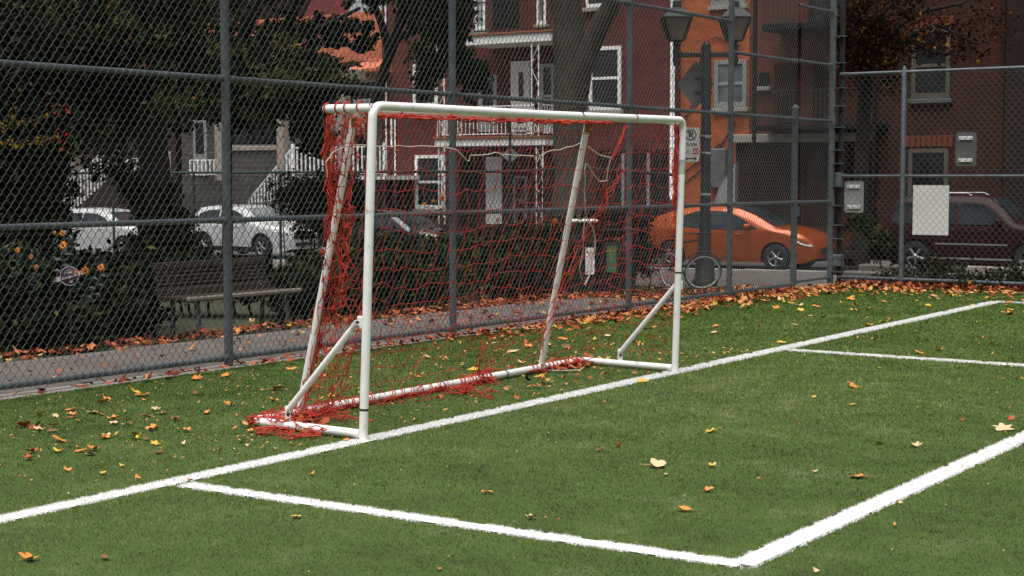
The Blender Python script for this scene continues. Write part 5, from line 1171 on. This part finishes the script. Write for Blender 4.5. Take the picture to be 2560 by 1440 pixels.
# orange hatchback
car('parked_car', 'metallic orange hatchback parked behind the street lamp and bicycle', (-18.5, 37.0, T(-18.5, 37)-.20), 0, 4.46, 1.75,
    [(0, .78), (.04, .98), (.12, 1.08), (.45, 1.26), (.95, 1.41), (1.55, 1.475), (2.1, 1.48), (2.5, 1.44), (2.95, 1.29), (3.5, 1.02), (3.85, .95), (4.15, .84), (4.36, .70), (4.46, .52)], .94, (.86, 3.56), .315, 'orangecar',
    [[(.98, 1.02), (1.05, 1.24), (1.45, 1.37), (1.70, 1.385), (1.70, .97)], [(1.75, .965), (1.75, 1.387), (2.25, 1.375), (2.66, 1.22), (3.12, .98), (2.7, .955)]], (2.35, 3.50), (.16, .95),
    head=[(3.92, .84), (4.05, .82), (4.36, .63), (4.38, .58), (4.18, .62), (4.0, .72)], tail=[(.02, .95), (.10, 1.04), (.16, .86), (.06, .80)], handles=((1.62, .86), (2.62, .85)), seams=([(1.72, .96), (1.74, .6), (1.62, .28)], [(2.86, .96), (2.9, .6), (2.86, .28), (1.62, .28)], [(1.0, 1.0), (1.1, .75), (1.3, .4)]), mirror=(2.88, .98), strips=(([(1.3, .30), (3.1, .30), (3.1, .27), (1.3, .27)], 'sill_trim', 'orangecar'),)).scale = (1.08, 1.04, 1.06)
# white crossover
car('parked_car', 'white crossover with black wheel arches parked behind the park bench', cloc(636, 52, .02), math.radians(-4), 4.62, 1.86,
    [(0, .90), (.05, 1.14), (.18, 1.34), (.42, 1.56), (.9, 1.63), (1.6, 1.65), (2.3, 1.62), (2.7, 1.53), (3.1, 1.30), (3.45, 1.10), (3.9, 1.06), (4.3, 1.0), (4.52, .92), (4.62, .70)], 1.06, (.86, 3.62), .36, 'whitecar',
    [[(.55, 1.14), (.62, 1.40), (1.0, 1.50), (1.55, 1.53), (1.55, 1.10)], [(1.62, 1.10), (1.62, 1.53), (2.2, 1.51), (2.62, 1.39), (3.0, 1.12)]], (2.62, 3.38), (.08, .40),
    head=[(4.05, .96), (4.40, .92), (4.50, .84), (4.1, .86)], tail=[(.03, 1.06), (.2, 1.08), (.2, .94), (.03, .92)], cladding='trim', rack=(.6, 2.3, 'trim'), handles=((1.5, 1.0), (2.5, 1.0)), seams=([(1.58, 1.1), (1.58, .5)], [(2.75, 1.1), (2.8, .5)]), mirror=(2.86, 1.12), wsglass='carglasspale', grille=(.74, .22))
# second white car at the left, half hidden
car('parked_car', 'second white car, half hidden by shrubs beside the dark hedge', cloc(287, 54, .02), math.radians(3), 4.5, 1.82,
    [(0, .88), (.05, 1.10), (.2, 1.30), (.5, 1.52), (1.0, 1.58), (1.7, 1.59), (2.3, 1.55), (2.8, 1.40), (3.3, 1.12), (3.9, 1.02), (4.3, .92), (4.5, .64)], 1.02, (.84, 3.52), .345, 'whitecar',
    [[(.32, 1.14), (.55, 1.38), (1.0, 1.45), (1.55, 1.46), (1.55, 1.06)], [(1.61, 1.06), (1.61, 1.46), (2.2, 1.44), (2.66, 1.30), (3.0, 1.07)]], (2.62, 3.3), (.06, .46), head=[(3.95, .90), (4.3, .84), (4.38, .76), (4.0, .80)], tail=[(.03, 1.04), (.18, 1.06), (.18, .90), (.03, .88)], handles=((1.45, .95), (2.5, .95)), glass='carglass')
# dark hatchback between the white post and the red house
car('parked_car', 'dark hatchback mostly hidden behind shrubs and the left goal post', cloc(1000, 47, .0), 0, 4.2, 1.74,
    [(0, .85), (.05, 1.05), (.18, 1.25), (.5, 1.44), (1.0, 1.49), (1.8, 1.49), (2.3, 1.42), (2.8, 1.18), (3.1, 1.0), (3.6, .94), (4.0, .84), (4.2, .6)], .96, (.78, 3.32), .31, 'darkcar',
    [[(.34, 1.06), (.6, 1.30), (1.0, 1.37), (1.5, 1.38), (1.5, 1.0)], [(1.56, 1.0), (1.56, 1.38), (2.1, 1.34), (2.7, 1.02)]], (2.28, 2.95), (.06, .48), head=[(3.62, .88), (4.0, .80), (4.1, .70), (3.74, .74)], tail=[(.02, 1.0), (.16, 1.02), (.16, .84), (.02, .82)])
# maroon SUV at the right
car('parked_car', 'dark maroon off-road car parked behind the white notice board', (-12.2, 37.3, T(-12.2, 37.3)-.21), 0, 4.55, 1.82,
    [(0, 1.02), (.03, 1.15), (.14, 1.45), (.26, 1.68), (.5, 1.77), (1.2, 1.80), (2.2, 1.79), (2.55, 1.74), (2.9, 1.48), (3.2, 1.18), (3.6, 1.10), (4.2, 1.04), (4.45, .98), (4.55, .80)], 1.10, (.86, 3.55), .37, 'marooncar',
    [[(.24, 1.18), (.34, 1.60), (.95, 1.64), (.95, 1.14)], [(1.03, 1.14), (1.03, 1.645), (1.80, 1.64), (1.80, 1.14)], [(1.92, 1.14), (1.92, 1.64), (2.42, 1.61), (2.62, 1.48), (2.98, 1.14)]], (2.58, 3.14), (.02, .30),
    strips=(([(1.35, .70), (3.05, .70), (3.05, .668), (1.35, .668)], 'door_strip', 'chrome'), ([(1.25, .37), (3.15, .37), (3.15, .325), (1.25, .325)], 'running_board', 'chrome')), tail=[(.02, .98), (.16, 1.0), (.16, .72), (.02, .72)], rack=(.75, 2.1, 'rim'), cladding='marooncar', handles=((1.78, 1.02), (2.5, 1.02)), seams=([(1.86, 1.74), (1.86, .45)], [(3.0, 1.1), (2.98, .45)]), mirror=(2.86, 1.16))

# ================================================================== FALLEN LEAVES
def maple_outline(lobes=5, seed=0):
    g = np.random.default_rng(seed); P = []
    for i in range(lobes*4):
        a = -PI/2+.5+(2*PI-1.0)*i/(lobes*4-1); k = i % 4; r = {0: .58, 1: .84, 2: 1.0, 3: .74}[k]*(1-.25*abs(math.sin((a-PI/2)/2))**2 if False else 1)*g.uniform(.85, 1.1)
        P.append((r*math.cos(a)*.5, r*math.sin(a)*.5))
    return [(0, -.16)]+P
def oval_outline(seed=0):
    g = np.random.default_rng(seed); return [(.5*math.sin(t)*.5*(1+.06*math.sin(9*t)), -.5*math.cos(t)*1.0+.02*math.cos(11*t)) for t in np.linspace(0, 2*PI, 15)[:-1]]
def scrap_outline(seed=0):
    g = np.random.default_rng(seed); return [(.42*math.cos(t)*g.uniform(.6, 1.2), .30*math.sin(t)*g.uniform(.6, 1.2)) for t in np.linspace(0, 2*PI, 9)[:-1]]
def leaf_mesh(outline, curl, seed, stem=.5, fold=.0):
    g = np.random.default_rng(seed); v = []; cz = lambda x, y: .08+curl*(x*x*1.6+y*y*.8)+fold*abs(x)+.05*math.sin(7*x+seed)*math.cos(6*y)
    n = len(outline); v.append((0, 0, cz(0, 0)))
    for f in (.5, 1.0): v += [(x*f, y*f, cz(x*f, y*f)) for x, y in outline]
    fs = [(0, 1+i, 1+(i+1) % n) for i in range(n)]+[(1+i, 1+n+i, 1+n+(i+1) % n, 1+(i+1) % n) for i in range(n)]
    b = MB().add(v, fs, True)
    zmin = min(p[2] for p in v)
    if stem: b.tube([(0, -.1, cz(0, 0)), (.04, -.45, cz(0, -.3)*.6+.02), (.12, -.45-stem, zmin+.02)], .012, 4)
    b.v = [(x, y, z-zmin) for x, y, z in b.v]; return b
VAR = {}
KINDS_ = [('maple', lambda s: leaf_mesh(maple_outline(5, s), .10, s, .45, .03), 2), ('curled', lambda s: leaf_mesh(maple_outline(4, s+9), .45, s, .3, .15), 2), ('oval', lambda s: leaf_mesh(oval_outline(s), .5, s, .15, .3), 1), ('scrap', lambda s: leaf_mesh(scrap_outline(s), .8, s, 0, .2), 2)]
COLS = {'yellow': 'fl_yellow', 'orange': 'fl_orange', 'tan': 'fl_tan', 'red': 'fl_red', 'brown': 'fl_brown'}
SHAPEWORD = {'maple': 'lobed maple leaf', 'curled': 'curled dry leaf', 'oval': 'narrow oval leaf', 'scrap': 'small leaf scrap'}
for kn, fn, nv in KINDS_:
    for cn, mn in COLS.items():
        for s in range(nv):
            o = fn(s+3).build('fallen_leaf', mn); o.hide_render = False; VAR[(kn, cn, s)] = o.data; bpy.data.objects.remove(o)
def region(x, y):
    return _reg(x, y)[7:] if False else _reg(x, y)
def _reg(x, y):
    if x > -2.62: return 'outside the goal box'
    if x > -5.5 and 5.25 < y < 8.2: return 'in the goal box by the left post'
    if x > -5.6 and 8.2 <= y < 12.2: return 'in the goal box by the right post'
    if x > -5.55 and y <= 5.25: return 'left of the goal box'
    if x > -5.75 and y < 18.28: return 'between the goal box and far white line'
    if x > -5.75: return 'beyond the far white line'
    if y < 6.7: return 'left of the goal near the fence'
    if y < 10.5: return 'between the goal and the fence'
    if y < 14.5: return 'beyond the right goal post'
    return 'in the far corner by the fences'
def add_leaf(x, y, size, kn, cn, label=None, z=.010, rz=None, tilt=.18):
    nv = [k[2] for k in KINDS_ if k[0] == kn][0]; o = bpy.data.objects.new('fallen_leaf', VAR[(kn, cn, random.randrange(nv))]); COL.objects.link(o)
    o.location = (x, y, z); o.rotation_euler = (random.gauss(0, tilt), random.gauss(0, tilt), random.uniform(0, 2*PI) if rz is None else rz); o.scale = (size,)*3
    tag(o, label or f'{cn} {SHAPEWORD[kn]} lying {region(x, y)}', 'leaf', 'fallen leaves on the turf'); return o
# the ones that can be told apart in the photograph: px, py, length in metres, shape, colour, label
NAMED = [(2146, 1190, .105, 'maple', 'orange', 'large star shaped orange leaf inside the goal box, left of the near white line'), (1642, 1163, .11, 'curled', 'tan', 'largest pale curled leaf in the middle of the goal box'), (1665, 1186, .035, 'scrap', 'tan', 'small pale scrap just below the largest pale curled leaf'), (1780, 1164, .05, 'curled', 'yellow', 'yellow curled leaf right of the largest pale leaf in the goal box'),
    (1778, 1076, .085, 'maple', 'yellow', 'yellow leaf with a long stem in the goal box, right of the goal'), (1809, 1069, .035, 'scrap', 'yellow', 'tiny yellow scrap beside the long stemmed leaf'), (1712, 1273, .07, 'oval', 'orange', 'bright orange oval leaf in the goal box, nearest the corner'), (1770, 1224, .06, 'curled', 'orange', 'orange folded leaf between the oval leaf and the yellow curled leaf'), (2508, 1071, .12, 'maple', 'tan', 'big pale leaf near the right edge, above the near white line'),
    (2290, 1113, .065, 'curled', 'tan', 'pale bent leaf in the right part of the goal box'), (2134, 965, .11, 'maple', 'orange', 'large orange leaf below the far box line'), (2528, 1046, .06, 'oval', 'red', 'red oval leaf at the right edge above the big pale leaf'), (2407, 1049, .04, 'scrap', 'red', 'small red scrap left of the red oval leaf'), (2196, 1106, .06, 'maple', 'yellow', 'thin yellow leaf with a stalk in the right part of the goal box'), (2038, 1178, .04, 'curled', 'tan', 'pale curled leaf left of the star shaped orange leaf'),
    (1896, 1195, .025, 'scrap', 'orange', 'tiny orange scrap in the middle of the goal box'), (2462, 1160, .04, 'scrap', 'tan', 'pale scrap touching the near white line'), (2250, 1256, .03, 'scrap', 'tan', 'pale scrap on the lower edge of the near white line'), (2371, 1213, .02, 'scrap', 'orange', 'tiny orange scrap right of the near white line'), (2240, 1313, .03, 'scrap', 'orange', 'orange scrap on the turf outside the near white line'), (1327, 1293, .05, 'curled', 'tan', 'pale bent leaf just above the near side line of the goal box'), (742, 1290, .05, 'maple', 'yellow', 'small yellow leaf just below the box side line'),
    (70, 1396, .075, 'curled', 'orange', 'orange leaf in the lower left corner of the picture'), (262, 1392, .05, 'oval', 'brown', 'brown leaf right of the lower left orange one'), (318, 1402, .02, 'scrap', 'yellow', 'yellow speck right of the lower left leaves'), (1095, 1420, .04, 'scrap', 'orange', 'orange scrap at the bottom edge'), (2040, 1427, .03, 'scrap', 'tan', 'pale scrap at the bottom edge, right of the box corner'), (1217, 1230, .055, 'oval', 'orange', 'brownish orange leaf alone in the left half of the goal box'), (1122, 1168, .04, 'scrap', 'yellow', 'yellow scrap below the goal line, left half of the box'), (780, 1184, .045, 'scrap', 'orange', 'orange scrap near the goal line, left of the goal post'),
    (1545, 1115, .05, 'curled', 'orange', 'orange curled leaf below the goal line between the posts'), (1506, 1058, .02, 'scrap', 'orange', 'orange speck below the goal line'), (1035, 1053, .045, 'scrap', 'tan', 'pale scrap behind the goal line, right of the left post'), (1605, 952, .09, 'maple', 'yellow', 'yellow leaf beside the goal line near the right post'), (345, 1195, .05, 'scrap', 'orange', 'orange leaf lying left above the goal line'), (1500, 1123, .05, 'oval', 'brown', 'brown leaf left of the orange curled one below the goal line'), (1350, 940, .09, 'maple', 'yellow', 'yellow leaf in front of the back bar of the goal'), (1410, 945, .05, 'scrap', 'orange', 'orange scrap in front of the back bar of the goal'),
    (150, 1100, .11, 'maple', 'orange', 'orange leaf in the leaf cluster at the left'), (60, 1065, .10, 'curled', 'red', 'red leaf at the left edge'), (440, 1048, .07, 'curled', 'brown', 'dark brown folded leaf left of the goal'), (355, 987, .11, 'maple', 'orange', 'pale orange double leaf by the long fence'), (520, 1030, .08, 'oval', 'orange', 'orange leaf left of the red net heap'), (690, 972, .12, 'maple', 'orange', 'orange leaf pair between the fence and the goal'), (380, 1072, .08, 'curled', 'orange', 'orange curled leaf left of the dark brown one'), (235, 1030, .11, 'maple', 'tan', 'pale leaf in the cluster left of the goal'), (455, 1110, .045, 'scrap', 'tan', 'pale scrap left of the goal base'), (72, 1145, .07, 'curled', 'red', 'reddest leaf at the left, above the goal line')]
for px, py, sz_, kn, cn, lab in NAMED:
    p = onZ(px, py, .012); add_leaf(p.x, p.y, sz_*1.05, kn, cn, lab, .010, tilt=.22)
g = np.random.default_rng(31); LEAF_N = 0
def scatter(n, fn, sizes, probs, shapes=(.3, .32, .13, .25)):
    global LEAF_N; k = 0
    while k < n:
        x, y = fn()
        if x < AF+.12 or y > BF-.1 or x > 3: continue
        kn = g.choice(['maple', 'curled', 'oval', 'scrap'], p=shapes); cn = g.choice(list(COLS), p=probs)
        add_leaf(float(x), float(y), float(g.uniform(*sizes))*(.5 if kn == 'scrap' else 1), str(kn), str(cn)); k += 1; LEAF_N += 1
PW = (.17, .42, .20, .10, .11); PC = (.52, .26, .17, .02, .03)
scatter(66, lambda: (g.normal(-7.1, .8), g.normal(5.9, .6)), (.04, .085), PW)                         # cluster at the left
scatter(22, lambda: (g.uniform(-8.4, -6.9), g.uniform(6.8, 10.5)), (.06, .11), PW)
scatter(14, lambda: (g.uniform(-6.9, -5.8), g.uniform(3.9, 6.4)), (.04, .08), PW)
scatter(66, lambda: (g.uniform(-8.3, -5.9), g.uniform(12.2, 19.6)), (.06, .13), PC)
scatter(52, lambda: (g.uniform(-5.6, -3.2), g.uniform(12.4, 19.6)), (.06, .13), PC)
scatter(14, lambda: (g.uniform(-8.4, -6.9), g.uniform(10.5, 12.5)), (.06, .12), PC)
scatter(16, lambda: (g.uniform(-5.4, -3.0), g.uniform(8.5, 12.2)), (.03, .07), PC)
# leaf litter: drifts along the fences and over the verge, far too many to count
LOUT = [[(0, -.3), (.22, -.32), (.2, -.1), (.5, -.05), (.3, .16), (.1, .5), (-.16, .2), (-.48, .1), (-.24, -.08), (-.3, -.3)], [(0, -.5), (.2, -.2), (.24, .1), (0, .5), (-.2, .12), (-.22, -.2)], [(0, -.4), (.3, -.3), (.26, .02), (.48, .24), (.06, .3), (-.1, .5), (-.24, .14), (-.5, .06), (-.2, -.16)]]
def litter(n, xf, yf, zf, size, seed, tint=None):
    g2 = np.random.default_rng(seed); x = xf(g2, n); y = yf(g2, n); P = np.stack([x, y, terrain(x, y)+zf(g2, n)], 1)
    return shape_cloud(P, size*1.0, np.clip(g2.normal(*tint, n), 0, 1), LOUT[seed % 3], seed)
Ls = [litter(1300, lambda g2, n: AF+.09+np.abs(g2.normal(0, .06, n)), lambda g2, n: 5+13.8*g2.random(n)**.5, lambda g2, n: .022+.025*g2.random(n), .07, 1, (.29, .25)),
      litter(900, lambda g2, n: AF+.12+np.abs(g2.normal(0, .30, n)), lambda g2, n: 11+9*g2.random(n)**.6, lambda g2, n: .02+.012*g2.random(n), .085, 2, (.62, .25)),
      litter(2000, lambda g2, n: -8.5+8*g2.random(n), lambda g2, n: BF-.02-np.abs(g2.normal(0, .12, n)), lambda g2, n: .025+.045*g2.random(n), .075, 3, (.28, .25)),
      litter(1500, lambda g2, n: -8.4+9*g2.random(n), lambda g2, n: BF-.05-np.abs(g2.normal(0, .7, n)), lambda g2, n: .02+.012*g2.random(n), .085, 4, (.70, .24)),
      litter(500, lambda g2, n: g2.uniform(-10.4, -8.8, n), lambda g2, n: 5+15*g2.random(n), lambda g2, n: .012+0*g2.random(n), .085, 5, (.5, .28)),
      litter(2300, lambda g2, n: -10.45-np.abs(g2.normal(0, .55, n)), lambda g2, n: 7+15*g2.random(n)**.75, lambda g2, n: .025+.03*g2.random(n), .085, 6, (.30, .26)),
      litter(2200, lambda g2, n: g2.uniform(-15.5, -10.4, n), lambda g2, n: g2.uniform(14, 26, n), lambda g2, n: .035+.03*g2.random(n), .085, 7, (.34, .26)),
      litter(1800, lambda g2, n: g2.uniform(-13.5, -8, n), lambda g2, n: g2.uniform(20.2, 27, n), lambda g2, n: .03+.02*g2.random(n), .10, 8, (.42, .26)),
      litter(60, lambda g2, n: g2.uniform(-6.9, -5.8, n), lambda g2, n: g2.uniform(7, 10.6, n), lambda g2, n: .02+.01*g2.random(n), .06, 9, (.55, .26)),
      litter(900, lambda g2, n: g2.uniform(-8.4, -5.8, n), lambda g2, n: g2.uniform(4, 12, n), lambda g2, n: .014+.008*g2.random(n), .03, 10, (.85, .15)),
      litter(500, lambda g2, n: g2.uniform(-5.6, 0, n), lambda g2, n: g2.uniform(3.6, 19, n), lambda g2, n: .014+.008*g2.random(n), .020, 11, (.88, .12)),
      litter(90, lambda g2, n: bre.x+g2.normal(0, .10, n)+.05, lambda g2, n: bre.y-.25+g2.normal(0, .25, n), lambda g2, n: .02+.02*g2.random(n), .07, 12, (.5, .2)),
      litter(60, lambda g2, n: bl.x+.1+g2.normal(0, .12, n), lambda g2, n: bl.y+.15+g2.normal(0, .15, n), lambda g2, n: .02+.02*g2.random(n), .07, 13, (.5, .2))]
off = 0; VV, FF, TT_ = [], [], []
for V, F, tt in Ls: VV.append(V); FF.append(F+off); TT_.append(tt); off += len(V)
tag(mesh_obj('leaf_litter', mesh_np('leaf_litter', np.concatenate(VV), np.concatenate(FF), np.concatenate(TT_)), M['litter']), 'drifts of orange and rust leaves along the fences and the verge', kind='stuff')
# low ground cover on the verge
g = np.random.default_rng(66); n = 9000; x = g.uniform(-20, -10.6, n); y = g.uniform(6, 25.5, n); kk = value_noise(x, y, 1.4, 8) > .42; x, y = x[kk], y[kk]
V, F, tt = leaf_cloud(np.stack([x, y, terrain(x, y)+.03+.08*g.random(len(x))], 1), .075, np.clip(g.normal(.45, .2, len(x)), 0, .9), -.4, 9, .35)
tag(mesh_obj('ground_cover', mesh_np('ground_cover', V, F, tt), M['ivy']), 'dark low ground cover on the verge behind the path', kind='stuff')

# ================================================================== LIGHT, SKY, CAMERA
W_ = bpy.data.worlds.new('World'); S.world = W_; W_.use_nodes = True; nt = W_.node_tree; bg = nt.nodes['Background']
sky = nt.nodes.new('ShaderNodeTexSky'); sky.sky_type = 'NISHITA'; sky.sun_disc = False; SUN_EL, SUN_AZ = math.radians(72), math.radians(165)
sky.sun_elevation = SUN_EL; sky.sun_rotation = SUN_AZ; sky.air_density = 1.0; sky.dust_density = 2.0; sky.ozone_density = 1.0
hs = nt.nodes.new('ShaderNodeHueSaturation'); hs.inputs['Saturation'].default_value = .22
nt.links.new(sky.outputs[0], hs.inputs['Color']); nt.links.new(hs.outputs[0], bg.inputs['Color']); bg.inputs['Strength'].default_value = .05
sd = bpy.data.lights.new('sun', 'SUN'); sd.energy = 3.2; sd.angle = math.radians(60); sd.color = (1, .965, .92); so = bpy.data.objects.new('sun', sd); COL.objects.link(so)
# sun direction: rotation is measured from +Y, clockwise seen from above
dirv = Vector((math.sin(SUN_AZ)*math.cos(SUN_EL), math.cos(SUN_AZ)*math.cos(SUN_EL), math.sin(SUN_EL))); so.rotation_euler = dirv.to_track_quat('Z', 'Y').to_euler(); so.location = dirv*60
cd_ = bpy.data.cameras.new('camera'); cd_.sensor_width = 36; cd_.lens = 36*FOC/2560; cd_.clip_end = 800; cd_.clip_start = .05
co = bpy.data.objects.new('camera', cd_); COL.objects.link(co); co.location = (0, 0, EYE); co.rotation_euler = (PI/2-TH, 0, math.radians(34.646)); S.camera = co
S.view_settings.view_transform = 'Standard'; S.view_settings.look = 'None'; S.view_settings.exposure = .7; S.view_settings.gamma = 1.0
S.render.engine = 'CYCLES'; S.cycles.max_bounces = 6; S.cycles.diffuse_bounces = 3; S.cycles.glossy_bounces = 3; S.cycles.transparent_max_bounces = 8; S.cycles.use_denoising = True
S.render.resolution_x = 1024; S.render.resolution_y = 576
